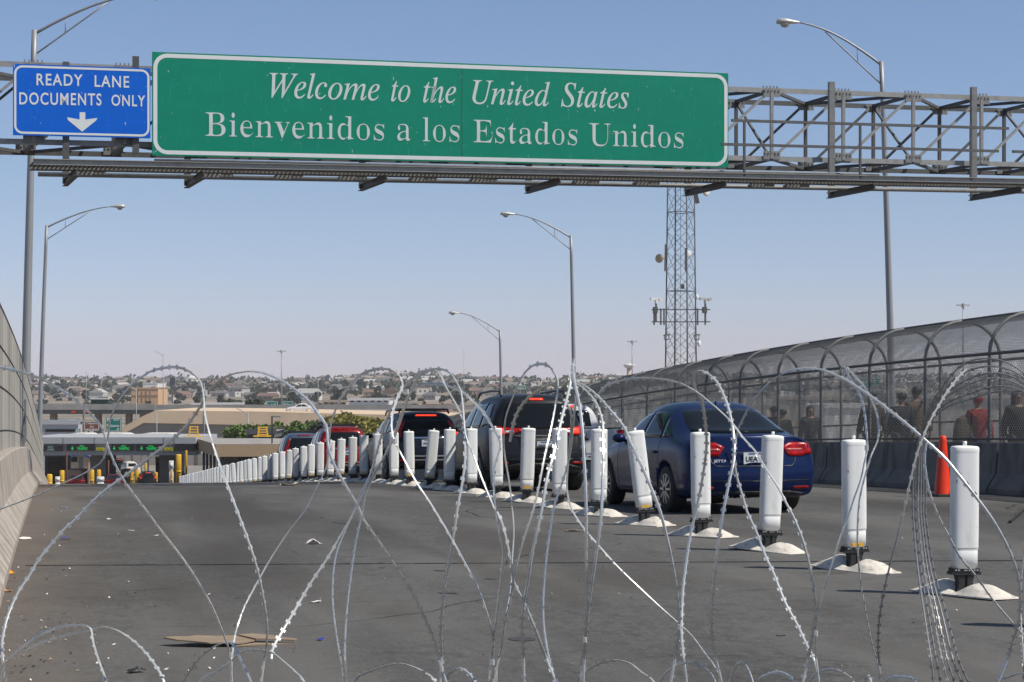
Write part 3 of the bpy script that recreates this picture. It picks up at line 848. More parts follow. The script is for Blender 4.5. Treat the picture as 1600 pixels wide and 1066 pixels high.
# ================================================================== LAMP POSTS
def lamp_post(px, pytop, d, lean, arm_px, arm_rise_px, arm_dir, base_v=None, r0=.12, r1=.07, label=''):
    top = P(px, pytop, d); base = Vector((top.x - lean * arm_dir, top.y, rz(top.y) if top.y < 205 else GROUND))
    t = thing('street_lamp', label, 'street lamp', base, group='street lamps along the bridge')
    mb = MB(); n = 12; H = top.z - base.z
    pts = []; rr = []
    for k in range(n + 1):
        f = k / n; pts.append(Vector((lean * arm_dir * f ** 1.3, 0, H * f))); rr.append(r0 + (r1 - r0) * f)
    mb.tube(pts, rr, 14); mb.tube([(0, 0, 0), (0, 0, .06)], .26, 12)
    part('pole', mb, M['pole'], t, True)
    tp = pts[-1]; s = d / F
    L = arm_px * s; rise = arm_rise_px * s
    def armpt(f):                  # upsweep, then levelling at the luminaire
        return tp + Vector((arm_dir * L * f * CA, -arm_dir * L * f * SA * .6, -.12 + rise * math.sin(min(1, f * 1.02) * math.pi / 2) ** .95))
    mb = MB(); mb.tube([armpt(k / 14 * .86) for k in range(15)], [.045 - .02 * k / 14 for k in range(15)], 8)
    lo = [tp + Vector((0, 0, -.12 - 1.15 * .55))] + [armpt(.58) + Vector((0, 0, -.05))]
    mb.tube([lo[0].lerp(lo[1], k / 4) for k in range(5)], .024, 6); mid = lo[0].lerp(lo[1], .42); mb.tube([mid, armpt(.25)], .016, 5)
    part('arm', mb, M['pole'], t, True)
    e = armpt(.84); dirv = Vector((arm_dir * CA, -arm_dir * SA * .6, 0)).normalized()
    mb = MB(); rings = []
    side = Vector((-dirv.y, dirv.x, 0))
    for f, w, h, dz in ((0, .04, .04, 0), (.06, .06, .055, .0), (.2, .10, .08, .0), (.42, .17, .12, .01), (.62, .18, .13, .01), (.74, .13, .10, .0), (.78, .03, .03, -.01)):
        c = e + dirv * f * 1.0 + Vector((0, 0, dz))
        rings.append([c + side * (w * math.cos(a)) + Vector((0, 0, h * math.sin(a) * (1.0 if math.sin(a) > 0 else .55))) for a in [2 * math.pi * q / 14 for q in range(14)]])
    loft(mb, rings); h = part('lamp_head', mb, mat('lamp head', (.50, .50, .49), .4, .2), t, True)
    mb = MB(); mb.lathe([(.03, -.17), (.11, -.14), (.15, -.08), (.155, -.03)], e + dirv * .5, n=14, sx=1, sy=1); part('lens', mb, mat('lamp lens', (.42, .40, .34), .2), h, True)
    return t
lamp_post(54, 47, 60, .30, 196, 66, 1, label='tall grey street lamp behind the blue lane sign at the left edge', r0=.155, r1=.085)
lamp_post(73, 352, 104, .42, 118, 34, 1, label='grey street lamp standing beyond the left fence, its arm over the road', r0=.14, r1=.08)
lamp_post(1377, 96, 65, .42, 156, 66, -1, label='tall grey street lamp behind the gantry truss above the cage', r0=.13, r1=.075)
lamp_post(892, 368, 103, .25, 105, 37, -1, label='dark street lamp rising beside the white pickup, left of the lattice tower', r0=.13, r1=.075)
lamp_post(781, 516, 143, .2, 76, 30, -1, label='small far street lamp above the grey SUV', r0=.13, r1=.08)

# ================================================================== TRAFFIC CONE
p = G(1473, 776)
t = thing('traffic_cone', 'tall orange traffic cone by the shaded barrier', 'cone', (p.x, p.y, p.z + .003))
mb = MB(); mb.lathe([(.145, .035), (.138, .05), (.062, .90), (.058, .965), (.04, .985), (.025, .985)], n=24); part('cone_body', mb, M['orange'], t, True)
mb = MB(); loft(mb, [[(x, y, z) for x, y in rounded(w, w, 24, 6)] for w, z in ((.38, 0), (.38, .03), (.33, .042))]); part('base', mb, M['black_rubber'], t)

# ================================================================== VEHICLES
PAINT = {}
def paint(name, col, metal=.35, rough=.28):
    if name not in PAINT:
        dk = max(col) < .05
        m = mat(name, col, rough + (.08 if dk else 0), 0 if dk else metal * .5, var=.04, scale=2, coat=.05 if dk else .14, spec=.12 if dk else .16)
        PAINT[name] = m
    return PAINT[name]
def body_mesh(st, ry, ty, fy, bulge, wheels, rw, sub=2, bulge_f=.25):
    """lattice box: stations from tail to nose, each dict(y,w,zs,zw,zb,wb,wr,zr,zc)"""
    mb = MB(); NS = len(st); ids = {}
    def add(key, p): ids[key] = len(mb.v); mb.v.append(Vector(p)); return ids[key]
    FRC = [-1, None, None, 0, None, None, 1]
    def cols(s):
        fr = s['wr'] / s['wb']
        return [-1, -fr, -.55 * fr, 0, .55 * fr, fr, 1]
    for i, s in enumerate(st):
        rows = [(s['w'] * .93, s['zs']), (s['w'] * .985, s['zs'] + .12), (s['w'], s['zw']), ((s['w'] + s['wb']) / 2 + .012, (s['zw'] + s['zb']) / 2 + .04), (s['wb'], s['zb'])]
        cf = cols(s); last = i in (0, NS - 1)
        for r, (w, z) in enumerate(rows):
            for c in range(7):
                if c in (0, 6) or last or r in (0,) or r == 4:
                    f = cf[c]; y = s['y']; zz = z; x = w * f
                    if i == 0: y = ry[r] + bulge * f * f
                    if i == NS - 1: y = fy[r] - bulge_f * f * f
                    if r == 4 and c not in (0, 6):
                        zz = s['zr'] if c in (1, 5) else (s['zc'] - .012 if c in (2, 4) else s['zc']); x = s['wb'] * f
                        if i == 0: y = ty + bulge * .6 * f * f
                    add((i, r, c), (x, y, zz))
    def q(*k): mb.f.append(tuple(ids[x] for x in k)); mb.mi.append(0)
    for i in range(NS - 1):
        for r in range(4):
            q((i, r, 0), (i+1, r, 0), (i+1, r+1, 0), (i, r+1, 0)); q((i, r, 6), (i, r+1, 6), (i+1, r+1, 6), (i+1, r, 6))
        for c in range(6):
            q((i, 4, c), (i+1, 4, c), (i+1, 4, c+1), (i, 4, c+1)); q((i, 0, c), (i, 0, c+1), (i+1, 0, c+1), (i+1, 0, c))
    for i in (0, NS - 1):
        for r in range(4):
            for c in range(6): q((i, r, c), (i, r, c+1), (i, r+1, c+1), (i, r+1, c))
    me = mb.mesh('body', []); fix_normals(me)
    mods = [('SUBSURF', dict(levels=sub, render_levels=sub))]
    cut = None
    if wheels:
        cb = MB()
        for y in wheels: cb.lathe([(rw + .055, -1.3), (rw + .055, 1.3)], (0, y, rw + .01), axis='x', n=28)
        cm = cb.mesh('cut', []); fix_normals(cm)
        cut = bpy.data.objects.new('cut', cm); COL.objects.link(cut)
        mods.append(('BOOLEAN', dict(operation='DIFFERENCE', object=cut, solver='EXACT')))
    r = evaluated(me, mods)
    if cut: bpy.data.objects.remove(cut)
    r.polygons.foreach_set('use_smooth', [True] * len(r.polygons))
    return r
class Skin:
    """drapes outlines on a car body so that panes, lamps and trim follow its curvature"""
    def __init__(s, me):
        s.bvh = BVHTree.FromPolygons([v.co.copy() for v in me.vertices], [tuple(p.vertices) for p in me.polygons])
    def drape(s, poly, view, off=.006, cuts=3, dirv=None, rim=.012):
        """poly: 2D outline; view 'rear' uses (x,z), 'left'/'right' use (y,z)"""
        n = len(poly); bm = bmesh.new()
        vs = [bm.verts.new((a, b, 0)) for a, b in poly]; bm.faces.new(vs)
        bmesh.ops.triangulate(bm, faces=bm.faces[:])
        for _ in range(cuts): bmesh.ops.subdivide_edges(bm, edges=[e for e in bm.edges if e.calc_length() > .07], cuts=1, use_grid_fill=False); bmesh.ops.triangulate(bm, faces=bm.faces[:])
        bad = []
        for v in bm.verts:
            a, b = v.co.x, v.co.y
            if view == 'rear': o = Vector((a, -1.5, b)); d = Vector((0, 1, 0))
            elif view == 'front': o = Vector((a, 8, b)); d = Vector((0, -1, 0))
            elif view == 'left': o = Vector((-2.5, a, b)); d = Vector((1, 0, 0))
            else: o = Vector((2.5, a, b)); d = Vector((-1, 0, 0))
            if dirv:
                d = Vector(dirv).normalized(); o = Vector((a, .12, b)) - d * 2
            h = s.bvh.ray_cast(o, d)
            if h[0] is None: bad.append(v); continue
            nn = h[1] if h[1].dot(d) < 0 else -h[1]
            v.co = h[0] + nn * off
        if bad: bmesh.ops.delete(bm, geom=bad, context='VERTS')
        edges = [e for e in bm.edges if e.is_boundary]
        ex = bmesh.ops.extrude_edge_only(bm, edges=edges)
        dd = Vector(dirv).normalized() if dirv else {'rear': Vector((0, 1, 0)), 'front': Vector((0, -1, 0)), 'left': Vector((1, 0, 0)), 'right': Vector((-1, 0, 0))}[view]
        for g in ex['geom']:
            if isinstance(g, bmesh.types.BMVert): g.co += dd * rim
        bmesh.ops.recalc_face_normals(bm, faces=bm.faces)
        me = bpy.data.meshes.new('patch'); bm.to_mesh(me); bm.free()
        me.polygons.foreach_set('use_smooth', [True] * len(me.polygons))
        return me
    def add(s, name, poly, view, m, parent, **kw):
        me = s.drape(poly, view, **kw); me.name = name; me.materials.append(m)
        return put(name, me, parent)
def mirror(poly): return [(-a, b) for a, b in poly]
def line_poly(pts, w):
    """thin outline round a polyline"""
    L = []; Rr = []
    for i, p in enumerate(pts):
        a = Vector(pts[max(0, i-1)]); b = Vector(pts[min(len(pts)-1, i+1)]); t = (b - a).normalized(); n = Vector((-t.y, t.x)) * w / 2
        L.append(tuple(Vector(p) + n)); Rr.append(tuple(Vector(p) - n))
    return L + Rr[::-1]
def wheel(parent, x, y, r, side, spokes=10, wid=.205):
    mb = MB(); w = wid / 2
    prof = [(r * .62, -w), (r * .93, -w), (r * .985, -w * .8), (r, -w * .5), (r, w * .5), (r * .985, w * .8), (r * .93, w), (r * .66, w * .96)]
    mb.lathe(prof, (0, 0, 0), 'x', 32)
    e = thing('wheel', '', ''); del e['label']; del e['category']
    e.parent = parent; e.location = (x, y, r)
    me = mb.mesh('tyre', M['tyre'], True); fix_normals(me); put('tyre', me, e)
    mb = MB(); s = 1 if side > 0 else -1
    mb.lathe([(r * .64, s * w * .55), (r * .665, s * w * .98), (r * .62, s * w * 1.02), (r * .60, s * w * .6), (r * .2, s * w * .5)], (0, 0, 0), 'x', 32)
    for k in range(spokes):
        a = 2 * math.pi * k / spokes; c, sn = math.cos(a), math.sin(a)
        mb.beam((s * w * .92, .04 * c, .04 * sn), (s * w * .86, r * .62 * c, r * .62 * sn), .03, .05, up=(1, 0, 0))
    mb.lathe([(.055, s * w * .6), (.055, s * w * .98), (.02, s * w * 1.0)], (0, 0, 0), 'x', 16)
    me = mb.mesh('rim', M['rim'], False); fix_normals(me); put('rim', me, e)
    mb = MB(); mb.lathe([(r * .60, s * w * .30), (r * .1, s * w * .31)], (0, 0, 0), 'x', 24); me = mb.mesh('brake_disc', M['black_trim']); put('brake_disc', me, e)
    return e
def plate_text(parent, txt, c, w, h, tilt=0):
    mb = MB(); fr = Matrix.Translation(c) @ Matrix.Rotation(tilt, 4, 'X')
    mb.prism([(-w/2, -h/2), (w/2, -h/2), (w/2, h/2), (-w/2, h/2)], fr, -.006, .01)
    p = part('license_plate', mb, M['plate'], parent)
    mb = MB(); text_to(mb, txt, fr, -w * .42, w * .42, -h * .26, -h * .26, h * .42, 'sans', offset=.03, y=-.009); me = mb.mesh('lettering', M['black_paint']); put('lettering', me, p)
    mb = MB(); mb.prism([(-w * .3, h * .34), (w * .3, h * .34), (w * .3, h * .44), (-w * .3, h * .44)], fr, -.009, -.006); part('plate_band', mb, M['blue_paint'], p)
def badge(parent, txt, fr, x0, x1, z, cap, m):
    mb = MB(); text_to(mb, txt, fr, x0, x1, z, z, cap, 'sans', offset=.03); me = mb.mesh('badge', m); put('badge', me, parent)
def mirror_cap(parent, x, y, z, m, s):
    mb = MB(); rings = []
    for f, k in ((0, .3), (.03, .8), (.09, 1), (.15, .9), (.19, .4)):
        rings.append([(x + s * (.09 + .10 * math.cos(a) * k), y - .02 + f - .1, z + .07 * math.sin(a) * k) for a in [2 * math.pi * q / 12 for q in range(12)]])
    loft(mb, rings); mb.beam((x - s * .04, y, z - .05), (x + s * .06, y, z - .02), .05, .03)
    part('side_mirror', mb, m, parent, True)

def sedan(name, label, pm, loc, yaw, detail=True, wheels=True):
    t = thing(name, label, 'car', loc, yaw)
    S = lambda y, w, zs, zw, zb, wb, wr, zr, zc: dict(y=y, w=w, zs=zs, zw=zw, zb=zb, wb=wb, wr=wr, zr=zr, zc=zc)
    st = [S(0, .80, .26, .60, .95, .70, .58, 1.035, 1.05), S(.16, .90, .24, .62, .97, .80, .64, 1.04, 1.07), S(.52, .91, .20, .62, .985, .86, .68, 1.05, 1.085),
          S(.85, .905, .19, .62, .99, .87, .665, 1.17, 1.21), S(1.45, .90, .19, .62, .985, .87, .625, 1.445, 1.495), S(1.9, .90, .19, .62, .975, .87, .62, 1.49, 1.535), S(2.5, .90, .19, .62, .965, .87, .61, 1.465, 1.52),
          S(3.05, .90, .19, .62, .95, .865, .65, 1.20, 1.25), S(3.4, .90, .19, .62, .93, .85, .68, .99, 1.03), S(4.0, .89, .20, .58, .86, .80, .6, .91, .95), S(4.5, .82, .22, .52, .74, .70, .5, .78, .81), S(4.66, .70, .24, .48, .68, .6, .42, .70, .72)]
    me = body_mesh(st, [.10, .01, .0, .07, .13], .12, [4.6, 4.66, 4.68, 4.62, 4.56], .16, (1.02, 3.67) if wheels else None, .32)
    me.materials.append(pm); put('body', me, t); k = Skin(me)
    G_ = M['glass']
    k.add('rear_window', [(-.655, 1.095), (-.40, 1.08), (0, 1.075), (.40, 1.08), (.655, 1.095), (.60, 1.25), (.53, 1.385), (.25, 1.41), (-.25, 1.41), (-.53, 1.385), (-.60, 1.25)], 'rear', G_, t, cuts=4)
    for sd in ('left', 'right'):
        sg = -1 if sd == 'left' else 1
        k.add('side_window', [(1.36, 1.02), (2.10, 1.01), (2.10, 1.37), (1.75, 1.375), (1.52, 1.33)], sd, G_, t)
        k.add('side_window', [(2.17, 1.01), (3.08, .985), (2.72, 1.24), (2.48, 1.34), (2.17, 1.37)], sd, G_, t)
        k.add('quarter_window', [(.98, 1.04), (1.31, 1.02), (1.45, 1.29), (1.22, 1.17)], sd, G_, t)
        if detail:
            for ln in ([(1.33, 1.0), (1.34, .70), (1.25, .55)], [(2.13, 1.0), (2.13, .30)], [(3.1, .95), (3.15, .7), (3.12, .32)]):
                k.add('door_seam', line_poly(ln, .012), sd, M['black_trim'], t, off=.002)
            for y in (1.42, 2.25): k.add('door_handle', [(y, .80), (y + .2, .80), (y + .2, .835), (y, .835)], sd, pm, t, off=.03, rim=.03)
            k.add('sill_trim', [(1.45, .24), (3.2, .24), (3.2, .275), (1.45, .275)], sd, M['black_trim'], t)
            mirror_cap(t, sg * .84, 2.98, 1.0, pm, sg)
            if wheels:
                for y in (1.02, 3.67): wheel(t, sg * (.90 - .105), y, .32, sg)
    for sg in (-1, 1):
        pl = [(.40, .895), (.52, .955), (.74, .955), (.845, .93), (.86, .80), (.70, .765), (.48, .77)]
        pl = pl if sg > 0 else mirror(pl)
        L = k.add('tail_lamp', pl, 'rear', M['tail_red'], t, dirv=(-.30 * sg, 1, 0), off=.010, cuts=4)
        if detail:
            a = [(.45, .845), (.70, .85), (.70, .872), (.46, .872)]; k.add('reversing_light', a if sg > 0 else mirror(a), 'rear', M['chrome'] if False else mat('clear lamp', (.55, .18, .17), .2), L, off=.014, rim=.004)
            a = [(.55, .335), (.80, .335), (.80, .37), (.55, .37)]; k.add('reflector', a if sg > 0 else mirror(a), 'rear', M['tail_red'], t, dirv=(-.3 * sg, 1, 0))
    k.add('windshield', [(-.66, 1.04), (.66, 1.04), (.56, 1.38), (-.56, 1.38)], 'front', M['glass'], t)
    for sg in (-1, 1):
        a = [(.38, .56), (.62, .58), (.64, .66), (.40, .64)]; k.add('headlight', a if sg > 0 else mirror(a), 'front', M['plate'], t, off=.012)
    k.add('bumper_valance', [(-.74, .17), (.74, .17), (.74, .275), (.5, .31), (-.5, .31), (-.74, .275)], 'rear', M['black_trim'], t, off=.008)
    if detail:
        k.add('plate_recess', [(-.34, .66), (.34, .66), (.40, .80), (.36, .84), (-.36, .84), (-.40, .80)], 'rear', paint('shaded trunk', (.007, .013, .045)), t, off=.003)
        k.add('trunk_seam', line_poly([(-.62, .945), (-.58, .70), (-.52, .64), (.52, .64), (.58, .70), (.62, .945)], .014), 'rear', M['black_trim'], t, off=.003)
        k.add('bumper_seam', line_poly([(-.78, .45), (0, .44), (.78, .45)], .012), 'rear', M['black_trim'], t, off=.002)
        yr = k.bvh.ray_cast(Vector((0, -1.5, .75)), Vector((0, 1, 0)))[0].y
        plate_text(t, 'UEA 47', (0, yr - .012, .745), .33, .155)
        yr = k.bvh.ray_cast(Vector((-.45, -1.5, .70)), Vector((0, 1, 0)))[0].y
        badge(t, 'JETTA', Matrix.Translation((0, yr - .01, 0)), -.56, -.38, .695, .035, M['chrome'])
        mb = MB(); mb.tube([(0, 1.55, 1.47), (0, 1.52, 1.52)], .012, 6); part('antenna', mb, M['black_trim'], t)
    return t, k

def suv(name, label, pm, loc, yaw, kind='grey', detail=True, h=1.74, wheels=True, lit=None):
    t = thing(name, label, 'SUV', loc, yaw)
    S = lambda y, w, zs, zw, zb, wb, wr, zr, zc: dict(y=y, w=w, zs=zs, zw=zw, zb=zb, wb=wb, wr=wr, zr=zr, zc=zc)
    z = h - 1.74
    W = .96 if kind == 'grey' else .91
    st = [S(0, W - .08, .36, .70, 1.12, W - .12, .60, 1.62 + z, 1.66 + z), S(.45, W + .01, .33, .72, 1.14, W - .08, .64, 1.72 + z, 1.77 + z), S(1.2, W, .30, .72, 1.13, W - .06, .66, 1.76 + z, 1.81 + z), S(2.2, W, .30, .72, 1.10, W - .06, .66, 1.765 + z, 1.81 + z),
          S(2.9, W, .30, .72, 1.08, W - .06, .64, 1.70 + z, 1.75 + z), S(3.45, W, .30, .72, 1.06, W - .07, .70, 1.33, 1.38), S(3.7, W, .30, .72, 1.05, W - .09, .72, 1.12, 1.16), S(4.2, W - .02, .32, .68, 1.0, W - .12, .68, 1.05, 1.09), S(4.62, W - .1, .34, .62, .9, W - .2, .6, .94, .97), S(4.78, W - .2, .38, .58, .84, W - .3, .5, .86, .88)]
    ry = [.10, .02, .0, .09, .20]
    me = body_mesh(st, ry, .34, [4.72, 4.78, 4.8, 4.74, 4.68], .12, (1.02, 3.85) if wheels else None, .37)
    me.materials.append(pm); put('body', me, t); k = Skin(me); G_ = M['glass']
    if kind == 'grey':
        rw = [(-.66, 1.16), (0, 1.14), (.66, 1.16), (.60, 1.50), (.54, 1.60 + z), (-.54, 1.60 + z), (-.60, 1.50)]
    else:
        rw = [(-.60, 1.14), (.60, 1.14), (.62, 1.22), (.57, 1.50), (.46, 1.58 + z), (-.46, 1.58 + z), (-.57, 1.50), (-.62, 1.22)]
    k.add('rear_window', rw, 'rear', G_, t, cuts=4)
    for sd in ('left', 'right'):
        sg = -1 if sd == 'left' else 1
        k.add('side_window', [(.55, 1.24), (1.18, 1.18), (1.20, 1.62 + z), (.85, 1.60 + z)], sd, G_, t)
        k.add('side_window', [(1.26, 1.18), (2.12, 1.17), (2.12, 1.63 + z), (1.28, 1.63 + z)], sd, G_, t)
        k.add('side_window', [(2.20, 1.17), (3.28, 1.14), (2.95, 1.42), (2.75, 1.58 + z), (2.20, 1.62 + z)], sd, G_, t)
        if detail:
            for ln in ([(1.22, 1.15), (1.26, .8), (1.42, .6)], [(2.16, 1.15), (2.16, .40)], [(3.2, 1.1), (3.25, .42)]): k.add('door_seam', line_poly(ln, .012), sd, M['black_trim'], t, off=.002)
            for y in (1.35, 2.28): k.add('door_handle', [(y, .95), (y + .22, .95), (y + .22, .985), (y, .985)], sd, pm, t, off=.03, rim=.03)
            k.add('sill_trim', [(1.5, .36), (3.4, .36), (3.4, .46), (1.5, .46)], sd, M['black_trim'], t)
            mirror_cap(t, sg * (W - .03), 3.1, 1.16, pm, sg)
        if wheels:
            for y in (1.02, 3.85): wheel(t, sg * (W - .12), y, .37, sg, 5, .235)
        mb = MB(); x = sg * .60                     # roof rail on feet
        zt = 1.80 + z
        mb.tube([(x, .62, zt - .06), (x, .75, zt + .03), (x, 1.5, zt + .055), (x, 2.5, zt + .04), (x, 2.72, zt - .05)], .022, 8); part('roof_rail', mb, M['black_trim'], t, True)
    lit = lit or M['tail_lit']
    k.add('windshield', [(-.68, 1.20), (.68, 1.20), (.60, 1.58 + z), (-.60, 1.58 + z)], 'front', G_, t)
    for sg in (-1, 1):
        a = [(.42, .80), (.70, .82), (.72, .92), (.44, .88)]; k.add('headlight', a if sg > 0 else mirror(a), 'front', M['plate'], t, off=.012)
    k.add('grille', [(-.38, .60), (.38, .60), (.40, .84), (-.40, .84)], 'front', M['black_trim'], t)
    for sg in (-1, 1):
        if kind == 'grey':
            a = [(.30, 1.10), (.36, 1.145), (.62, 1.16), (.86, 1.19), (.90, 1.03), (.70, 1.01), (.50, 1.04)]
            L = k.add('tail_lamp', a if sg > 0 else mirror(a), 'rear', M['tail_red'], t, dirv=(-.3 * sg, 1, 0), off=.012, cuts=4)
            a = [(.64, 1.05), (.80, 1.05), (.82, 1.15), (.66, 1.14)]; k.add('brake_light', a if sg > 0 else mirror(a), 'rear', lit, L, dirv=(-.3 * sg, 1, 0), off=.017, rim=.004)
            a = [(.47, 1.07), (.62, 1.06), (.62, 1.10), (.47, 1.11)]; k.add('reversing_light', a if sg > 0 else mirror(a), 'rear', M['plate'], L, off=.018, rim=.004)
        else:
            a = [(.66, 1.06), (.84, 1.04), (.86, 1.20), (.76, 1.34), (.66, 1.50 + z), (.60, 1.58 + z), (.585, 1.50 + z), (.66, 1.24)]
            L = k.add('tail_lamp', a if sg > 0 else mirror(a), 'rear', M['tail_red'], t, dirv=(-.3 * sg, 1, 0), off=.012, cuts=4)
            a = [(.74, 1.12), (.84, 1.10), (.85, 1.19), (.75, 1.24)]; k.add('brake_light', a if sg > 0 else mirror(a), 'rear', lit, L, dirv=(-.3 * sg, 1, 0), off=.017, rim=.004)
        if detail:
            a = [(.58, .50), (.80, .50), (.80, .54), (.58, .54)]; k.add('reflector', a if sg > 0 else mirror(a), 'rear', M['tail_red'], t, dirv=(-.3 * sg, 1, 0))
    mw = .13 if kind == 'grey' else .26
    k.add('high_brake_light', [(-mw, 1.655 + z), (mw, 1.655 + z), (mw * .92, 1.69 + z), (-mw * .92, 1.69 + z)], 'rear', lit, t, off=.015)
    k.add('bumper_valance', [(-W + .16, .28), (W - .16, .28), (W - .16, .44), (.4, .52), (-.4, .52), (-W + .16, .44)], 'rear', M['black_trim'], t, off=.008)
    if detail:
        yr = k.bvh.ray_cast(Vector((0, -1.5, .90)), Vector((0, 1, 0)))[0].y
        if kind == 'grey':
            k.add('plate_recess', [(-.36, .76), (.36, .76), (.42, .98), (-.42, .98)], 'rear', M['black_trim'], t, off=.003)
            plate_text(t, 'DKR 8142', (0.10, yr - .02, .83), .33, .155); k.add('chrome_strip', [(-.5, .995), (.5, .995), (.5, 1.02), (-.5, 1.02)], 'rear', M['galv_dark'], t, off=.01)
            k.add('bumper_strip', [(-.62, .56), (.62, .56), (.60, .60), (-.60, .60)], 'rear', M['black_trim'], t, off=.008)
            k.add('tailgate_seam', line_poly([(-.70, 1.0), (-.68, .70), (.68, .70), (.70, 1.0)], .012), 'rear', M['black_trim'], t, off=.003)
            mb = MB(); mb.beam((.05, .24, 1.19), (.48, .27, 1.23), .02, .02); part('wiper', mb, M['black_trim'], t)
        else:
            plate_text(t, 'UNZ 306', (0.0, yr - .02, .93), .33, .155)
            k.add('chrome_strip', [(-.45, 1.035), (.45, 1.035), (.45, 1.075), (-.45, 1.075)], 'rear', M['chrome'], t, off=.012)
            k.add('bumper_strip', [(-.60, .60), (.60, .60), (.60, .635), (-.60, .635)], 'rear', M['galv'], t, off=.012)
            k.add('bumper_strip', [(-.60, .51), (.60, .51), (.60, .545), (-.60, .545)], 'rear', M['galv'], t, off=.012)
            for y in (1.1, 2.2):
                mb = MB(); mb.tube([(-.60, y, 1.85 + z), (.60, y, 1.85 + z)], .02, 6); part('roof_bar', mb, M['black_trim'], t)
    return t, k

def pickup(label, pm, loc, yaw, group=None):
    t = thing('pickup_truck', label, 'pickup truck', loc, yaw)
    S = lambda y, w, zs, zw, zb, wb, wr, zr, zc: dict(y=y, w=w, zs=zs, zw=zw, zb=zb, wb=wb, wr=wr, zr=zr, zc=zc)
    W = 1.0
    st = [S(1.98, W, .42, .8, 1.30, W - .06, .76, 1.84, 1.90), S(2.2, W, .40, .8, 1.30, W - .05, .74, 1.93, 1.98), S(3.0, W, .40, .8, 1.29, W - .05, .74, 1.95, 2.0), S(3.8, W, .40, .8, 1.27, W - .05, .72, 1.88, 1.93), S(4.35, W, .40, .8, 1.25, W - .06, .78, 1.48, 1.53), S(4.6, W, .40, .8, 1.24, W - .08, .8, 1.28, 1.32), S(5.3, W - .02, .42, .78, 1.18, W - .12, .74, 1.22, 1.26), S(5.7, W - .1, .45, .74, 1.1, W - .2, .66, 1.13, 1.16), S(5.82, W - .16, .48, .7, 1.05, W - .26, .6, 1.06, 1.08)]
    me = body_mesh(st, [1.98, 1.97, 1.96, 1.98, 2.02], 2.10, [5.78, 5.82, 5.84, 5.8, 5.76], .03, (4.75,), .40)
    me.materials.append(pm); put('body', me, t); k = Skin(me)
    k.add('rear_window', [(-.66, 1.38), (.66, 1.38), (.62, 1.72), (.56, 1.79), (-.56, 1.79), (-.62, 1.72)], 'rear', M['glass'], t, cuts=4)
    for sd in ('left', 'right'):
        sg = -1 if sd == 'left' else 1
        k.add('side_window', [(2.25, 1.36), (3.0, 1.35), (3.0, 1.82), (2.3, 1.80)], sd, M['glass'], t); k.add('side_window', [(3.08, 1.35), (4.1, 1.32), (3.75, 1.65), (3.55, 1.80), (3.08, 1.82)], sd, M['glass'], t)
        mirror_cap(t, sg * (W - .02), 4.1, 1.36, pm, sg)
        for y in (1.15, 4.75): wheel(t, sg * (W - .13), y, .40, sg, 6, .26)
    mb = MB()                       # cargo bed with open top, rear wheel cut-outs
    def wall(x):
        pr = [(.10, .62), (.10, 1.28), (1.94, 1.28), (1.94, .5), (1.64, .5)]
        for q in range(9):
            a = math.pi * (0.06 + .88 * q / 8); pr.append((1.15 + .48 * math.cos(a), .40 + .48 * math.sin(a)))
        pr.append((.66, .5)); pr.append((.10, .5))
        fr = Matrix(((0, 1, 0, x), (1, 0, 0, 0), (0, 0, 1, 0), (0, 0, 0, 1))); mb.prism([pr[i] for i in range(len(pr))], fr, -.05, .05)
    wall(-W + .06); wall(W - .06)
    mb.box((-W + .1, .1, .60), (W - .1, 1.95, .66)); mb.box((-W + .1, 1.86, .6), (W - .1, 1.95, 1.27))
    part('cargo_bed', mb, pm, t)
    mb = MB(); mb.box((-W - .0, .08, 1.28), (-W + .13, 1.94, 1.305)); mb.box((W - .13, .08, 1.28), (W + .0, 1.94, 1.305)); mb.box((-.78, .03, 1.275), (.78, .12, 1.30)); part('bed_rail_cap', mb, M['black_trim'], t)
    mb = MB(); loft(mb, [[(x, y, z) for x, z in [(a * .775, .905 + b * .36) for a, b in [(p[0] / .5, p[1] / .5) for p in rounded(1, 1, 28, 8)]]] for y in (.11, .04, .03)]); tg = part('tailgate', mb, pm, t)
    mb = MB(); mb.prism([(-.09, .99), (.09, .99), (.07, 1.04), (-.07, 1.04)], Matrix.Identity(4), .015, .03); part('handle', mb, M['black_trim'], tg)
    mb = MB(); mb.prism([(-.05, 1.14), (-.04, 1.18), (.04, 1.18), (.05, 1.14), (.035, 1.07), (0, 1.04), (-.035, 1.07)], Matrix.Translation((-.02, 0, -.02)), .018, .03); part('emblem', mb, M['black_trim'], tg)
    for sg in (-1, 1):
        mb = MB(); mb.box((sg * .90 - .085, .01, .86), (sg * .90 + .085, .12, 1.24)); part('tail_lamp', mb, M['tail_red'], t)
        mb = MB(); mb.box((sg * .90 - .06, .002, 1.08), (sg * .90 + .06, .011, 1.2)); part('brake_light', mb, M['tail_red'], t)
    mb = MB(); loft(mb, [[(x, y, .55 + z) for x, z in rounded(1.9, .24, 24, 5)] for y in (.10, .0, -.09, -.12)]); part('bumper', mb, M['black_trim'], t)
    plate_text(t, 'FXT 2907', (0, -.135, .58), .31, .15)
    mb = MB(); mb.prism([(-.2, 1.885), (.2, 1.885), (.19, 1.92), (-.19, 1.92)], Matrix.Identity(4), 2.02, 2.12); part('high_brake_light', mb, M['tail_lit'], t)
    return t
def onroad(u, v): return (u, v, rz(v))
def pitch_to_road(o, v):
    o.rotation_euler = (math.atan2(rz(v + 4) - rz(v + .6), 3.4), 0, o.rotation_euler[2])
t, _ = sedan('sedan_car', 'dark blue sedan with tinted rear window beside the leaning white post', paint('dark blue paint', (.009, .020, .078), .3, .25), onroad(8.64, 25.2), R(3.0)); pitch_to_road(t, 25.2); t.scale = (1.035, 1.0, 1.0)
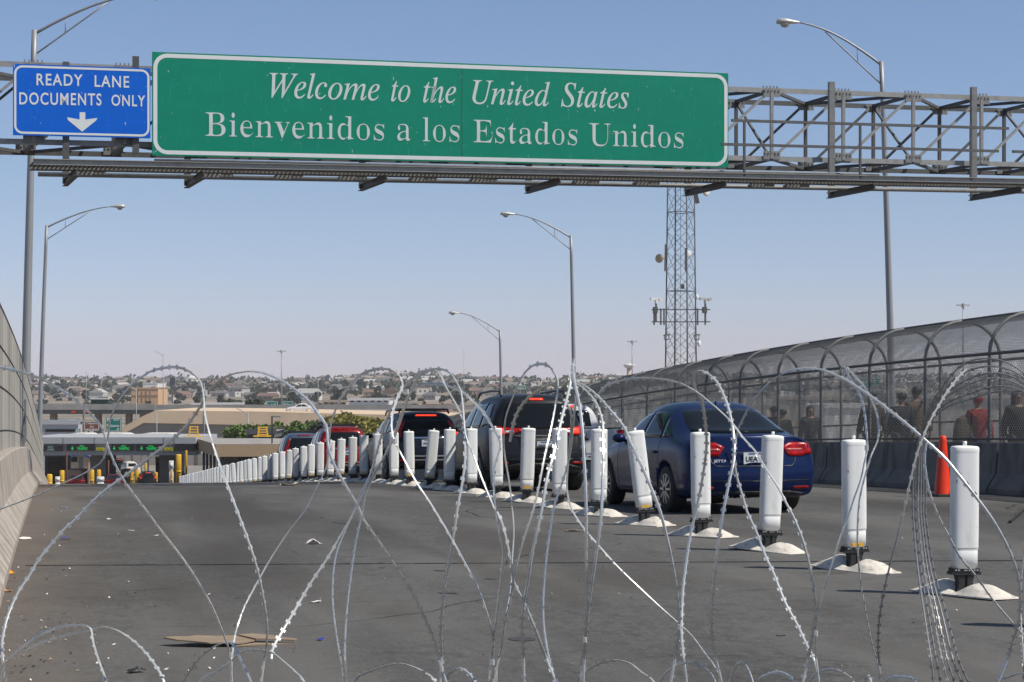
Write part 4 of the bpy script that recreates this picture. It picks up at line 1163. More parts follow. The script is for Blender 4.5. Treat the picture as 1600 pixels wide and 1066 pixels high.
t, _ = suv('suv_car', 'dark grey SUV with red wraparound tail lamps in the queue behind the posts', paint('dark grey paint', (.017, .019, .024), .3, .26), onroad(7.92, 35.0), R(.6), 'grey'); pitch_to_road(t, 35.0)
t, _ = suv('suv_car', 'black SUV with tall corner tail lamps and roof bars ahead of the grey SUV', paint('black blue paint', (.010, .014, .024), .4, .25), onroad(7.85, 46.8), R(1), 'black', h=1.66); pitch_to_road(t, 46.8)
t, _ = suv('suv_car', 'dark red SUV mostly hidden behind the white posts', paint('red paint', (.17, .008, .010), .3, .3), onroad(7.8, 62.5), 0, 'black', lit=M['tail_red']); pitch_to_road(t, 62.5)
t, _ = suv('suv_car', 'blue grey vehicle at the head of the visible queue, its red lamp showing between posts', paint('slate blue paint', (.07, .10, .16), .4, .3), onroad(7.7, 73.5), 0, 'black', h=1.88, lit=M['tail_red']); pitch_to_road(t, 73.5)
t = pickup('white pickup truck in the far lane beyond the grey SUV', paint('white paint car', (.62, .63, .64), 0, .3), onroad(12.0, 48.0), 0); pitch_to_road(t, 48.0)

# ================================================================== PEOPLE IN THE CAGED WALKWAY
SKIN = mat('skin', (.28, .16, .10), .55, var=.06)
HAIR = mat('hair', (.02, .015, .012), .5)
def skin_mesh(vs, es, root=0, sub=2):
    me = bpy.data.meshes.new('skin'); me.from_pydata([v[:3] for v in vs], es, [])
    o = bpy.data.objects.new('tmp', me); COL.objects.link(o)
    md = o.modifiers.new('s', 'SKIN'); md.use_smooth_shade = True
    for i, v in enumerate(vs):
        sv = me.skin_vertices[0].data[i]; r = v[3]; sv.radius = r if isinstance(r, tuple) else (r, r); sv.use_root = (i == root)
    m2 = o.modifiers.new('u', 'SUBSURF'); m2.levels = sub; m2.render_levels = sub
    r = bpy.data.meshes.new_from_object(o.evaluated_get(bpy.context.evaluated_depsgraph_get()))
    bpy.data.objects.remove(o)
    r.polygons.foreach_set('use_smooth', [True] * len(r.polygons))
    return r
def person(label, loc, yaw, shirt, pants, ht=1.70, step=.16, hair_long=False, arm=0.15, hat=None, slim=1.0):
    s = ht / 1.70; t = thing('person', label, 'person', loc, yaw)
    V = [(0, 0, .93, .12 * slim), (0, 0, 1.08, .115 * slim), (0, 0, 1.26, .13 * slim), (0, 0, 1.40, .10), (0, .005, 1.47, .05), (0, .02, 1.54, .062), (0, .03, 1.61, .082), (0, .02, 1.67, .06)]
    E_ = [(k, k+1) for k in range(7)]
    sk = {}
    def chain(frm, pts):
        p = frm; out = []
        for q in pts: V.append(q); E_.append((p, len(V) - 1)); p = len(V) - 1; out.append(p)
        return out
    for sg in (-1, 1):
        st_ = step * sg
        chain(0, [(sg * .09, 0, .88, .085), (sg * .095, st_ * .6 + .03, .48, .058), (sg * .095, st_ - .03, .09, .038), (sg * .10, st_ + .09, .035, .034)])
        sw = -arm * sg
        w = chain(3, [(sg * .16, 0, 1.385, .055), (sg * .215, sw * .35 - .02, 1.12, .042), (sg * .22, sw + .05, .88, .028), (sg * .22, sw + .075, .80, .026)])[-1]
        for f in range(4):
            y = sw + .05 + .018 * f; L = (.055, .07, .065, .05)[f]
            chain(w, [(sg * .215, y, .76, .0085), (sg * .205, y + .008, .76 - L * .7, .008)])
        chain(w, [(sg * .20, sw + .11, .775, .009), (sg * .19, sw + .12, .74, .008)])
    V2 = [(x * s, y * s, z * s, r * s) for x, y, z, r in V]
    me = skin_mesh(V2, E_); me.materials.append(SKIN); b = put('body', me, t)
    mb = MB(); mb.lathe([(.008, -.02), (.017, -.005), (.006, .03)], (0, (.03 + .08) * s, 1.585 * s), n=8)
    for sg in (-1, 1): mb.lathe([(.004, -.01), (.011, 0), (.004, .01)], (sg * .03 * s, (.03 + .073) * s, 1.62 * s), n=8)
    mb.box((-.025 * s, .092 * s, 1.548 * s), (.025 * s, .10 * s, 1.555 * s)); part('face', mb, HAIR if False else SKIN, b, True)
    # clothes
    VS = [(0, 0, .80, .165 * slim), (0, 0, .98, .165 * slim), (0, 0, 1.27, .175 * slim), (0, 0, 1.40, .135), (0, 0, 1.47, .08)]; ES = [(0, 1), (1, 2), (2, 3), (3, 4)]
    for sg in (-1, 1):
        sw = -arm * sg; n = len(VS); VS += [(sg * .16, 0, 1.385, .085), (sg * .217, sw * .35 - .02, 1.12, .068), (sg * .222, sw * .8 + .03, .90, .056)]; ES += [(3, n), (n, n+1), (n+1, n+2)]
    me = skin_mesh([(x * s, y * s, z * s, r * s) for x, y, z, r in VS], ES); me.materials.append(shirt); put('shirt', me, t)
    VP = [(0, 0, .95, .14 * slim)]; EP = []
    for sg in (-1, 1):
        st_ = step * sg; n = len(VP); VP += [(sg * .09, 0, .87, .10), (sg * .095, st_ * .6 + .03, .48, .075), (sg * .095, st_ - .03, .10, .06)]; EP += [(0, n), (n, n+1), (n+1, n+2)]
    me = skin_mesh([(x * s, y * s, z * s, r * s) for x, y, z, r in VP], EP); me.materials.append(pants); put('trousers', me, t)
    VH = [(0, -.015, 1.655, .115), (0, .0, 1.715, .09)]
    if hair_long: VH = [(0, -.06, 1.36, .075), (0, -.065, 1.50, .10)] + VH
    else: VH = [(0, -.045, 1.56, .085)] + VH
    me = skin_mesh([(x * s, y * s, z * s, r * s) for x, y, z, r in VH], [(k, k+1) for k in range(len(VH) - 1)]); me.materials.append(hat or HAIR); put('hair' if not hat else 'cap', me, t)
    mb = MB()
    for sg in (-1, 1):
        loft(mb, [[(sg * .097 * s + x, (step * sg + .02) * s + y, z) for x, y in rounded(.095, .27, 16, 2.6)] for z in (.0, .03, .06)])
    part('shoe', mb, M['black_trim'], t, True)
    return t
C = lambda n, c: mat(n, c, .85, var=.12, scale=20)
def inwalk(px, d, u=16.0):
    # walk position for a photo column: solve for v at fixed u
    k = (px - 800) / F
    dd = u / (SA + k * CA); return (u, dd * CA - k * dd * SA)
def pplace(px, u=16.0):
    u, v = inwalk(px, 0, u); return (u, v, rz(v) + .032)
person('person in dark jacket with brown hair facing the bridge, right of the blue sedan', pplace(1266, 15.9), R(170), C('dark jacket', (.035, .035, .035)), C('dark jeans', (.03, .035, .05)), 1.64, hair_long=True)
person('person in black walking close behind the blue sedan roof', pplace(1223), R(0), C('black top', (.015, .015, .016)), C('black trousers', (.02, .02, .02)), 1.62)
person('person in black cap walking furthest left behind the sedan', pplace(1209, 16.2), R(0), C('charcoal top', (.03, .03, .032)), C('grey trousers', (.06, .06, .06)), 1.72, hat=M['black_paint'])
person('tall person in brown coat walking in the cage behind the tallest wire strand', pplace(1363, 15.9), R(0), C('brown coat', (.055, .035, .025)), C('brown trousers', (.05, .035, .03)), 1.86)
pb = person('person in black with backpack inside the cage', pplace(1409, 15.9), R(0), C('black coat', (.014, .014, .015)), C('black jeans', (.02, .02, .022)), 1.80)
person('person in tan and brown clothes walking ahead of the black backpack', pplace(1432, 16.25), R(0), C('tan shirt', (.13, .09, .055)), C('dark tan trousers', (.06, .05, .035)), 1.92)
person('person in red shirt and red cap inside the cage, right of the orange cone', pplace(1528, 15.9), R(0), C('red shirt', (.22, .012, .015)), C('blue jeans', (.03, .05, .12)), 1.66, hat=C('red cap', (.30, .015, .015)))
person('person in dark clothes at the right edge inside the cage', pplace(1590, 15.9), R(180), C('dark sweater', (.02, .02, .02)), C('dark slacks', (.03, .03, .035)), 1.72, hair_long=True)
bl = pplace(1401, 15.9)
mb = MB(); loft(mb, [[(x, y, z) for x, y in rounded(w, d, 20, 4)] for w, d, z in ((.24, .10, .0), (.32, .18, .03), (.34, .2, .25), (.30, .17, .42), (.18, .08, .48))])
solo('backpack', mb, C('black nylon', (.02, .02, .024)), 'black backpack worn by the person inside the cage', 'backpack', loc=None)
bpy.data.objects['backpack'].location = (bl[0], bl[1] - .16, bl[2] + 1.02)
mb = MB(); loft(mb, [[(x, y, z) for x, y in rounded(w, d, 24, 2.6)] for w, d, z in ((.42, .22, .0), (.55, .26, .06), (.52, .24, .35), (.40, .18, .55), (.12, .08, .62))])
bl = pplace(1511, 15.7)
solo('duffel_bag', mb, C('brown canvas', (.10, .085, .06)), 'dark bag carried beside the person in red', 'bag', loc=None)
bpy.data.objects['duffel_bag'].location = (bl[0], bl[1], bl[2] + .70)
# ================================================================== LATTICE TOWER
DT = 180.0; sT = DT / F
tb = P(1064, 600, DT); tb.z = GROUND
TW = thing('lattice_tower', 'steel lattice radio tower with dishes and cameras behind the cage', 'radio tower', tb)
ztop = P(0, 222, DT).z - GROUND; zref0 = P(0, 560, DT).z - GROUND; zref1 = P(0, 300, DT).z - GROUND
def tleg(k, z):
    f = (z - zref0) / (zref1 - zref0); sc_ = (24.5 + (21.5 - 24.5) * f) / 22 * sT
    x, y = ((-22, -7), (7, -22), (22, 7), (-7, 22))[k]
    return Vector((x * sc_ * CA + y * sc_ * SA, -x * sc_ * SA + y * sc_ * CA, z))
SM = M['galv_dark']
for k in range(4):
    mb = MB(); mb.tube([tleg(k, 0), tleg(k, ztop)], [.075, .06], 8); part('leg', mb, SM, TW, True)
z = 0; zs_ = []
while z < ztop: zs_.append(z); z += 1.78
for k in range(4):
    mb = MB()
    for i, z in enumerate(zs_[:-1]):
        z1 = zs_[i + 1]; a, b = tleg(k, z), tleg((k+1) % 4, z); c, d = tleg(k, z1), tleg((k+1) % 4, z1)
        mb.beam(a, d, .032); mb.beam(b, c, .032)
        if i % 4 == 0: mb.beam(a, b, .06)
    part('bracing', mb, SM, TW)
mb = MB(); lx = (tleg(0, 5) + tleg(1, 5)) * .28
for sx in (-.22, .22): mb.beam((lx.x + sx, lx.y, 0), (lx.x + sx, lx.y, ztop), .028)
z = .3
while z < ztop: mb.beam((lx.x - .22, lx.y, z), (lx.x + .22, lx.y, z), .02); z += .45
part('ladder', mb, SM, TW)
def tpt(px, py, dy=0.0):
    p = P(px, py, DT + dy) - tb; return p
mb = MB()
for py in (484, 503):
    for dy in (-1.4, 1.4): mb.beam(tpt(1018, py, dy), tpt(1110, py, dy), .09)
for px in (1022, 1032.5, 1037.5, 1090, 1102): mb.beam(tpt(px, 482, -1.4), tpt(px, 508, -1.4), .12)
for px in (1020, 1108): mb.beam(tpt(px, 503, -1.4), tpt(px, 503, 1.4), .08)
part('camera_platform', mb, SM, TW)
WP = M['white_paint']
for px, sg in ((1025, 1), (1102, 1)):
    mb = MB(); c = tpt(px, 475, -1.4)
    mb.beam(tpt(px, 503, -1.4), tpt(px, 470, -1.4), .14); mb.beam(c + Vector((-.25, 0, -.55)), c + Vector((.12, 0, -.55)), .35, .55)
    e = part('camera_mast', mb, SM, TW)
    mb = MB(); c = tpt(px, 467.5, -1.4); mb.beam(c + Vector((-.55, -.1, .02)), c + Vector((.3, .1, 0)), .22, .2); mb.beam(c + Vector((.28, 0, -.05)), c + Vector((.62, .05, .03)), .16, .26); mb.tube([c + Vector((0, 0, -.4)), c], .13, 8)
    put('camera', None) if False else part('camera', mb, WP if px < 1050 else M['grey_paint'], TW)
def dish(px, py, r, dirx, m, dy=-1.0, hub=1045):
    c = tpt(px, py, dy); ax = Vector((dirx, -1, 0)).normalized(); ax = Vector((ax.x * CA + ax.y * SA, -ax.x * SA + ax.y * CA, 0))
    s1 = ax.orthogonal().normalized(); s2 = ax.cross(s1)
    mb = MB(); rings = [[c + ax * h + (s1 * math.cos(q * math.pi / 9) + s2 * math.sin(q * math.pi / 9)) * rr for q in range(18)] for rr, h in ((r * .3, -r * .45), (r * .8, -r * .3), (r, 0), (r, .25 * r), (r * .85, .38 * r), (r * .3, .42 * r))]
    loft(mb, rings); mb.beam(c - ax * r * .3, tpt(hub, py, 0), .08); part('dish', mb, m, TW, True)
dish(1030.5, 404, .40, -.8, mat('tan dish', (.45, .36, .22), .6), hub=1042)
dish(1103, 299, .45, 1.2, WP, hub=1084); dish(1075, 397, .30, .4, WP, hub=1072); dish(1092.5, 537, .28, 2.2, WP, hub=1085); dish(1089, 464, .22, 2.0, WP, hub=1084)
mb = MB(); mb.beam(tpt(1040, 382, -1.3), tpt(1039, 424, -1.3), .12); mb.beam(tpt(1040, 388, -1.3), tpt(1043, 388, -1), .06); mb.beam(tpt(1071, 388, -1.6), tpt(1071, 424, -1.6), .10); mb.beam(tpt(1086, 300, -1.2), tpt(1090, 318, -1.2), .35); part('antenna_mount', mb, SM, TW)
mb = MB(); c = tpt(1044.5, 263, -1.2); mb.box((c.x - .45, c.y - .3, c.z - .28), (c.x + .45, c.y + .3, c.z + .3)); part('equipment_box', mb, mat('tan box', (.42, .35, .20), .6), TW)
mb = MB()
for px in (1041, 1088):
    mb.beam(tpt(px - 4.5, 524, -1.3), tpt(px + 6, 523, -1.3), .10); mb.beam(tpt(px - 3, 531, -1.3), tpt(px + 4, 531, -1.3), .08); mb.beam(tpt(px - 3, 531, -1.3), tpt(px - 3, 524, -1.3), .06); mb.beam(tpt(px + 4, 531, -1.3), tpt(px + 4, 524, -1.3), .06)
part('bracket', mb, SM, TW)
mb = MB(); mb.beam(tpt(1064, 448, -1.3), tpt(1069, 448, -1.3), .35, .4); part('junction_box', mb, SM, TW)

# ================================================================== PORT OF ENTRY
def block(mb, x0, x1, yt, yb, d, dep, m=0, base=None):
    """solid block whose near face fills a photo rectangle at distance d"""
    a = (x0 - 800) * d / F; b = (x1 - 800) * d / F
    z1 = EYE + (HY - yt) * d / F; z0 = EYE + (HY - yb) * d / F if base is None else base
    i = len(mb.v)
    for z in (z0, z1):
        for xc, dd in ((a, d), (b, d), (b, d + dep), (a, d + dep)): mb.v.append(cam2w(xc, dd, z))
    for q in ((3, 2, 1, 0), (4, 5, 6, 7), (0, 1, 5, 4), (1, 2, 6, 5), (2, 3, 7, 6), (3, 0, 4, 7)):
        mb.f.append(tuple(i + k for k in q)); mb.mi.append(m)
def cframe(x0, d):                  # frame facing the camera direction: (a right, depth, z) with a from photo column x0
    m = Matrix.Identity(4); o = cam2w((x0 - 800) * d / F, d, 0)
    m[0][0], m[0][1], m[0][3] = CA, SA, o.x; m[1][0], m[1][1], m[1][3] = -SA, CA, o.y
    return m
def ptext(mb, s, x0, x1, ybase, ytop, d, off=.02, front=.03):
    fr = cframe(x0, d - front); w = (x1 - x0) * d / F; z = EYE + (HY - ybase) * d / F
    text_to(mb, s, fr, 0, w, z, z, (ybase - ytop) * d / F, 'sans', offset=off)
DC = 222.0
cb_ = P(185, 700, DC); cb_.z = GROUND
CA_ = thing('inspection_canopy', 'long grey inspection canopy with green lane displays over the booths', 'canopy', cb_)
mb = MB(); block(mb, 40, 306, 683.5, 693.5, DC, 16); part('fascia', mb, M['grey_paint'], CA_, world=True)
mb = MB(); block(mb, 40, 305.5, 693.7, 711.5, DC + .35, 15); part('soffit_beam', mb, mat('lower fascia paint', (.36, .37, .38), .7, var=.05), CA_, world=True)
mb = MB()
for x in (98.6, 147.5, 255.5, 272): block(mb, x - .25, x + .25, 683.5, 693.6, DC - .03, .05)
part('panel_joint', mb, M['galv_dark'], CA_, world=True)
for x0, x1 in ((142, 165), (249, 275)):
    mb = MB(); block(mb, x0, x1, 711.5, 0, DC + 3, 6, base=GROUND); part('pier', mb, mat('pier concrete', (.20, .185, .165), .85), CA_, world=True)
for x0, x1, l1, l2, on in ((52, 97, 'READY', 'LANES', 0), (103.8, 146.3, 'ALL', 'TRAFFIC', 1), (173, 207.5, 'ALL', 'TRAFFIC', 1), (212.3, 254, 'ALL', 'TRAFFIC', 1), (272.6, 304.5, '', '', 2)):
    mb = MB(); block(mb, x0, x1, 694.8 + (1.5 if on == 0 else 0), 704.2 + (.8 if on == 0 else 0), DC - .12, .5)
    pnl = part('lane_display', mb, M['led'], CA_, world=True)
    if l1:
        mb = MB(); c = (x0 + x1) / 2; m = M['led_green'] if on else mat('white display text', (.3, .42, .42), .6)
        if on:
            ptext(mb, l1, c - 1, c + 7, 698.6, 695.4, DC - .12); part('display_text', mb, m, pnl, world=True); mb = MB(); ptext(mb, l2, c - 5, c + 12, 703.2, 699.2, DC - .12)
            part('display_text', mb, m, pnl, world=True); mb = MB(); fr = cframe(c - 12, DC - .15); k = DC / F; zt = EYE + (HY - 697.5) * DC / F
            mb.prism([(-.05, zt), (.05, zt), (.05, zt - .2), (.16, zt - .2), (0, zt - .42), (-.16, zt - .2), (-.05, zt - .2)], fr, 0, .02)
        else:
            ptext(mb, l1, c + 0, c + 9, 700.5, 697.2, DC - .12); part('display_text', mb, m, pnl, world=True); mb = MB(); ptext(mb, l2, c - 1, c + 10, 704.2, 701.2, DC - .12)
        part('display_text', mb, m, pnl, world=True)
for x0, x1 in ((150.3, 162.5), (256, 271)):
    mb = MB(); block(mb, x0, x1, 699.5, 704.3, DC - .05, .3); pnl = part('clearance_sign', mb, M['yellow_sign'], CA_, world=True)
    mb = MB(); ptext(mb, "14'-6\"", x0 + 1.5, x1 - 1.5, 703.3, 700.6, DC - .06); part('clearance_text', mb, M['black_paint'], pnl, world=True)
# booth piers, bollards, columns in front
cols_ = [(104.3, M['maroon'], 'thin maroon post at the left lane under the canopy'), (137, M['maroon'], 'thin maroon post left of the concrete pier'), (169.5, M['maroon'], 'thin maroon post right of the first concrete pier')]
for x, m, lab in cols_:
    d = 212; b = P(x, 700, d); b.z = GROUND + .2; mb = MB(); zt = P(0, 706 if x < 120 else 719, d).z - b.z
    mb.tube([(0, 0, 0), (0, 0, zt)], .075, 8); mb.tube([(0, 0, 0), (0, 0, .12)], .16, 8)
    solo('sign_post', mb, m, lab, 'post', 'posts at the lanes', True).location = b
def bollard(x, d, yt, lab, w=.17):
    b = P(x, 700, d); b.z = rz(b.y) if abs(b.x) < 60 and b.y < 235 else GROUND + .3
    mb = MB(); zt = P(0, yt, d).z - b.z
    loft(mb, [[(px_, py_, z) for px_, py_ in rounded(w * 2 * k, w * 2 * k, 16, 3)] for z, k in ((0, 1), (zt - .1, 1), (zt - .03, .9), (zt, .5))])
    mb.beam((-w * .9, -w - .02, zt * .55), (w * .9, -w - .02, zt * .55), .02, .18)
    o = solo('bollard', mb, M['yellow_paint'], lab, 'bollard', 'yellow bollards at the booths', True); o.location = b
for x, d, yt, lab, w in ((77.5, 205, 741, 'yellow bollard nearest the left barrier end', .28), (97, 207, 735, 'yellow bollard left of the maroon post', .24), (143.5, 208, 734, 'wide yellow bollard left of a white machine', .24), (154.5, 209, 734, 'yellow bollard right of the wide one', .22), (206, 208, 732, 'yellow bollard left of the dark SUV with lit lamps', .18), (214, 209, 732.5, 'yellow bollard beside the dark SUV with lit lamps', .22), (268, 210, 734, 'thin yellow bollard before the second pier', .12), (279, 212, 710, 'tall yellow column right of the second pier', .30), (291, 216, 704, 'thin tall yellow pipe right of the yellow column', .12), (244, 213, 738, 'tan yellow bollard right of the dark SUV', .16), (227.5, 214, 724, 'yellow bollard above the silver pickup', .12)):
    bollard(x, d, yt, lab, w)
def kiosk(x, d, yt, w, m, lab):
    b = P(x, 700, d); b.z = rz(min(b.y, 235)); zt = P(0, yt, d).z - b.z; mb = MB()
    loft(mb, [[(px_, py_, z) for px_, py_ in rounded(w * k, .5 * k, 16, 5)] for z, k in ((0, 1), (zt * .62, 1), (zt * .64, .85), (zt * .72, .85), (zt * .74, 1.05), (zt - .06, 1.05), (zt, .9))])
    mb.box((-w * .3, -.29, zt * .78), (w * .3, -.26, zt * .92))
    o = solo('lane_reader', mb, m, lab, 'machine', None, True); o.location = b
kiosk(90, 206, 745, .5, M['white_paint'], 'white reader machine by the left yellow bollards'); kiosk(157, 207, 745, .75, M['white_paint'], 'white reader machine with red panel right of the maroon post'); kiosk(267.5, 214, 720, .5, M['white_paint'], 'tall white reader cabinet before the second pier'); kiosk(223, 209, 746, .4, M['white_paint'], 'small white machine left of the dark SUV')
# booths behind the canopy: one cream booth with blue gabled awning
d = 250; b = P(126, 700, d); b.z = GROUND + .3
t = thing('guard_booth', 'cream booth with blue gabled awning left of the first pier', 'booth', b)
fr = Matrix.Rotation(-YAW, 4, 'Z'); k = d / F
mb = MB(); mb.box((-17 * k, 0, 0), (17 * k, 4, P(0, 709, d).z - b.z), fr=fr); part('wall', mb, mat('cream booth wall', (.50, .40, .30), .8), t)
mb = MB(); zt = P(0, 706, d).z - b.z; ze = P(0, 714, d).z - b.z
for sg in (-1, 1): mb.prism([(0, zt), (sg * 18 * k, ze), (sg * 18 * k, ze - .25), (0, zt - .3)], fr, -.6, 3.6)
part('awning', mb, M['blue_paint'], t)
mb = MB(); mb.box((-15 * k, -.05, P(0, 722, d).z - b.z), (-5 * k, -.01, P(0, 714.5, d).z - b.z), fr=fr); part('window', mb, M['glass'], t)
mb = MB(); mb.box((-3 * k, -.05, 0), (4 * k, -.01, P(0, 714.5, d).z - b.z), fr=fr); part('door', mb, mat('booth door', (.2, .17, .15), .6), t)
def dark_booth(x0, x1, yt, d, lab):
    b = P((x0 + x1) / 2, 700, d); b.z = GROUND + .3; w = (x1 - x0) * d / F / 2; zt = P(0, yt, d).z - b.z
    t = thing('guard_booth', lab, 'booth', b)
    mb = MB(); mb.box((-w, 0, 0), (w, 3.2, zt), fr=fr); part('wall', mb, mat('dark booth wall', (.035, .033, .035), .6), t)
    mb = MB(); mb.box((-w * .7, -.04, zt * .45), (w * .7, -.01, zt * .85), fr=fr); part('window', mb, M['glass'], t)
    mb = MB(); mb.box((-w * 1.1, -.3, zt + .01), (w * 1.1, 3.5, zt + .15), fr=fr); part('roof', mb, M['roof_grey'], t)
dark_booth(70, 101, 713, 232, 'dark inspection booth in the far left lane'); dark_booth(141, 150, 716, 236, 'narrow dark booth beside the first pier'); dark_booth(243, 250, 716, 236, 'narrow dark booth beside the second pier')
# tan building with canopy edge on the right of the plaza
tbb = P(420, 700, 215); tbb.z = GROUND
t = thing('tan_building', 'low tan building with flat grey roof and overhanging brown edge right of the canopy', 'building', tbb)
p0 = P(306, 686, 226); p1 = P(337, 692, 203)
z1 = p0.z + .05; z0 = z1 - 1.25
p2 = p1 + Vector((CA, -SA, 0)) * 26 + Vector((SA, CA, 0)) * 1.5; p3 = p0 + Vector((CA, -SA, 0)) * 30
mb = MB(); poly = [(p.x, p.y) for p in (p0, p1, p2, p3)]
i = len(mb.v); mb.v += [Vector((x, y, z0)) for x, y in poly] + [Vector((x, y, z1)) for x, y in poly]
for q in ((0, 1, 5, 4), (1, 2, 6, 5), (2, 3, 7, 6), (3, 0, 4, 7), (3, 2, 1, 0)): mb.f.append(q); mb.mi.append(0)
part('parapet', mb, M['tan_dark'], t, world=True)
mb = MB(); mb.quad(*[Vector((x, y, z1 + .02)) for x, y in poly]); part('roof', mb, M['roof_grey'], t, world=True)
for f in (.15, .32, .5, .68, .85, 1.0):
    q = p0.lerp(p1, f); mb = MB(); mb.tube([(q.x + .6, q.y + .3, GROUND), (q.x + .6, q.y + .3, z0)], .14, 8); part('column', mb, M['galv_dark'], t, True, True)
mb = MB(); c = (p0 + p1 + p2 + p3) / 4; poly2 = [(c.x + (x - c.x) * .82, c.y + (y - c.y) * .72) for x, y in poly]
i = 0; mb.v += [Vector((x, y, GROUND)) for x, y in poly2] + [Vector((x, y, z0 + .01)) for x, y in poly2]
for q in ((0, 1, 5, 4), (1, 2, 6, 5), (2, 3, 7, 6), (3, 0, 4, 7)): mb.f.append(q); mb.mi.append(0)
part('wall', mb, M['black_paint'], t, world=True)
def simple_building(x0, x1, yt, d, dep, m, lab, roof=None, wins=0, name='building', base=None, trim=None):
    b = P((x0 + x1) / 2, 600, d + dep / 2); b.z = GROUND if base is None else base
    t = thing(name, lab, 'building', b)
    mb = MB(); block(mb, x0, x1, yt, 0, d, dep, base=b.z); part('wall', mb, m, t, world=True)
    zt = EYE + (HY - yt) * d / F; k = d / F
    mb = MB(); a, c = (x0 - 800) * k - .3, (x1 - 800) * k + .3
    for dd0, dd1, e0, e1 in ((d - .3, d, a, c), (d + dep, d + dep + .3, a, c)):
        i = len(mb.v)
        for z in (zt - .35, zt + .25):
            for xc, dd in ((e0, dd0), (e1, dd0), (e1, dd1), (e0, dd1)): mb.v.append(cam2w(xc, dd, z))
        for q in ((3, 2, 1, 0), (4, 5, 6, 7), (0, 1, 5, 4), (1, 2, 6, 5), (2, 3, 7, 6), (3, 0, 4, 7)): mb.f.append(tuple(i + w for w in q)); mb.mi.append(0)
    part('cornice', mb, trim or m, t, world=True)
    i = 0; mb = MB(); mb.quad(cam2w(a, d, zt + .03), cam2w(c, d, zt + .03), cam2w(c, d + dep, zt + .03), cam2w(a, d + dep, zt + .03)); part('roof', mb, roof or M['roof_grey'], t, world=True)
    for w in range(wins):
        xa = x0 + (x1 - x0) * (w + .25) / wins; xb = x0 + (x1 - x0) * (w + .75) / wins
        mb = MB(); block(mb, xa, xb, yt + 2.0, yt + 4.2, d - .04, .2); part('window', mb, M['glass'], t, world=True)
    return t
simple_building(388, 428, 674, 228, 8, mat('rooftop unit grey', (.10, .10, .105), .7), 'dark rooftop machine room on the tan building', base=z1 + .03, name='machine_room') 
def ladder_cage(x, yb, yt, d, lab):
    b = P(x, yb, d); t = thing('roof_ladder', lab, 'ladder', b); h = (yb - yt) * d / F; mb = MB()
    for sx in (-.45, .45):
        mb.beam((sx * 1.25, 0, 0), (sx * .85, 0, h), .10); mb.beam((sx * 1.25, .8, 0), (sx * .85, .8, h), .10)
    part('rail', mb, M['yellow_paint'], t)
    mb = MB()
    for f in (.25, .5, .75, 1): mb.beam((-.5, 0, h * f), (.5, 0, h * f), .09); mb.beam((-.5, .8, h * f), (.5, .8, h * f), .09); mb.beam((-.45, 0, h * f), (-.45, .8, h * f), .07); mb.beam((.45, 0, h * f), (.45, .8, h * f), .07)
    part('rung', mb, M['yellow_paint'], t)
    mb = MB(); mb.beam((-1.0, 0, .1), (1.0, 0, .1), .12); mb.beam((-1.0, .8, .1), (1.0, .8, .1), .12); part('foot_rail', mb, M['yellow_paint'], t)
ladder_cage(303, 684, 667, 224, 'yellow roof ladder cage above the end of the canopy'); ladder_cage(411, 683, 668, 214, 'yellow roof ladder cage beside the dark machine room')
# dark post lamp over the tan roof
b = P(425, 690, 205); b.z = z1 + .04; t = thing('post_lamp', 'short dark post lamp standing over the tan building roof', 'lamp', b)
mb = MB(); zt = P(0, 650, 205).z - b.z; mb.beam((0, 0, 0), (0, 0, zt), .14); part('pole', mb, M['black_paint'], t)
mb = MB(); mb.beam((.0, 0, zt - .05), (.85, -.15, zt - .1), .42, .13); part('lamp_head', mb, M['galv'], t)
# white rounded shade canopies behind
for x0, x1, lab in ((145, 199, 'white barrel roofed shade behind the first pier'), (214, 272, 'longer white barrel roofed shade behind the second pier'), (101, 141, 'white roofed shade behind the left lane displays')):
    d = 262; b = P((x0 + x1) / 2, 690, d); b.z = GROUND; t = thing('shade_canopy', lab, 'canopy', b, group='white shades behind the canopy'); w = (x1 - x0) * d / F / 2; zt = P(0, 677.5, d).z - GROUND
    mb = MB(); pr = [(-w, zt - 1.0), (-w, zt - .55)] + [(-w + .9 * (1 - math.cos(q * math.pi / 10)), zt - .55 + .55 * math.sin(q * math.pi / 10)) for q in range(1, 6)] + [(w - .9 * (1 - math.cos(q * math.pi / 10)), zt - .55 + .55 * math.sin(q * math.pi / 10)) for q in range(5, 0, -1)] + [(w, zt - .55), (w, zt - 1.0)]
    mb.prism(pr, fr, 0, 6); part('roof', mb, mat('white roof sheet', (.70, .66, .60), .6), t)
    mb = MB()
    for x in (-w * .8, w * .8):
        for y in (.6, 5.4): mb.tube([fr @ Vector((x, y, 0)), fr @ Vector((x, y, zt - .98))], .1, 8)
    part('column', mb, M['galv'], t)
# left building with white band
t = simple_building(40, 122, 659.5, 284, 2.5, mat('pale grey building', (.44, .44, .46), .7), 'pale grey flat building left of the brown sign')
mb = MB(); block(mb, 71, 117, 671, 675, 283.9, .3); part('window_strip', mb, M['glass'], t, world=True)

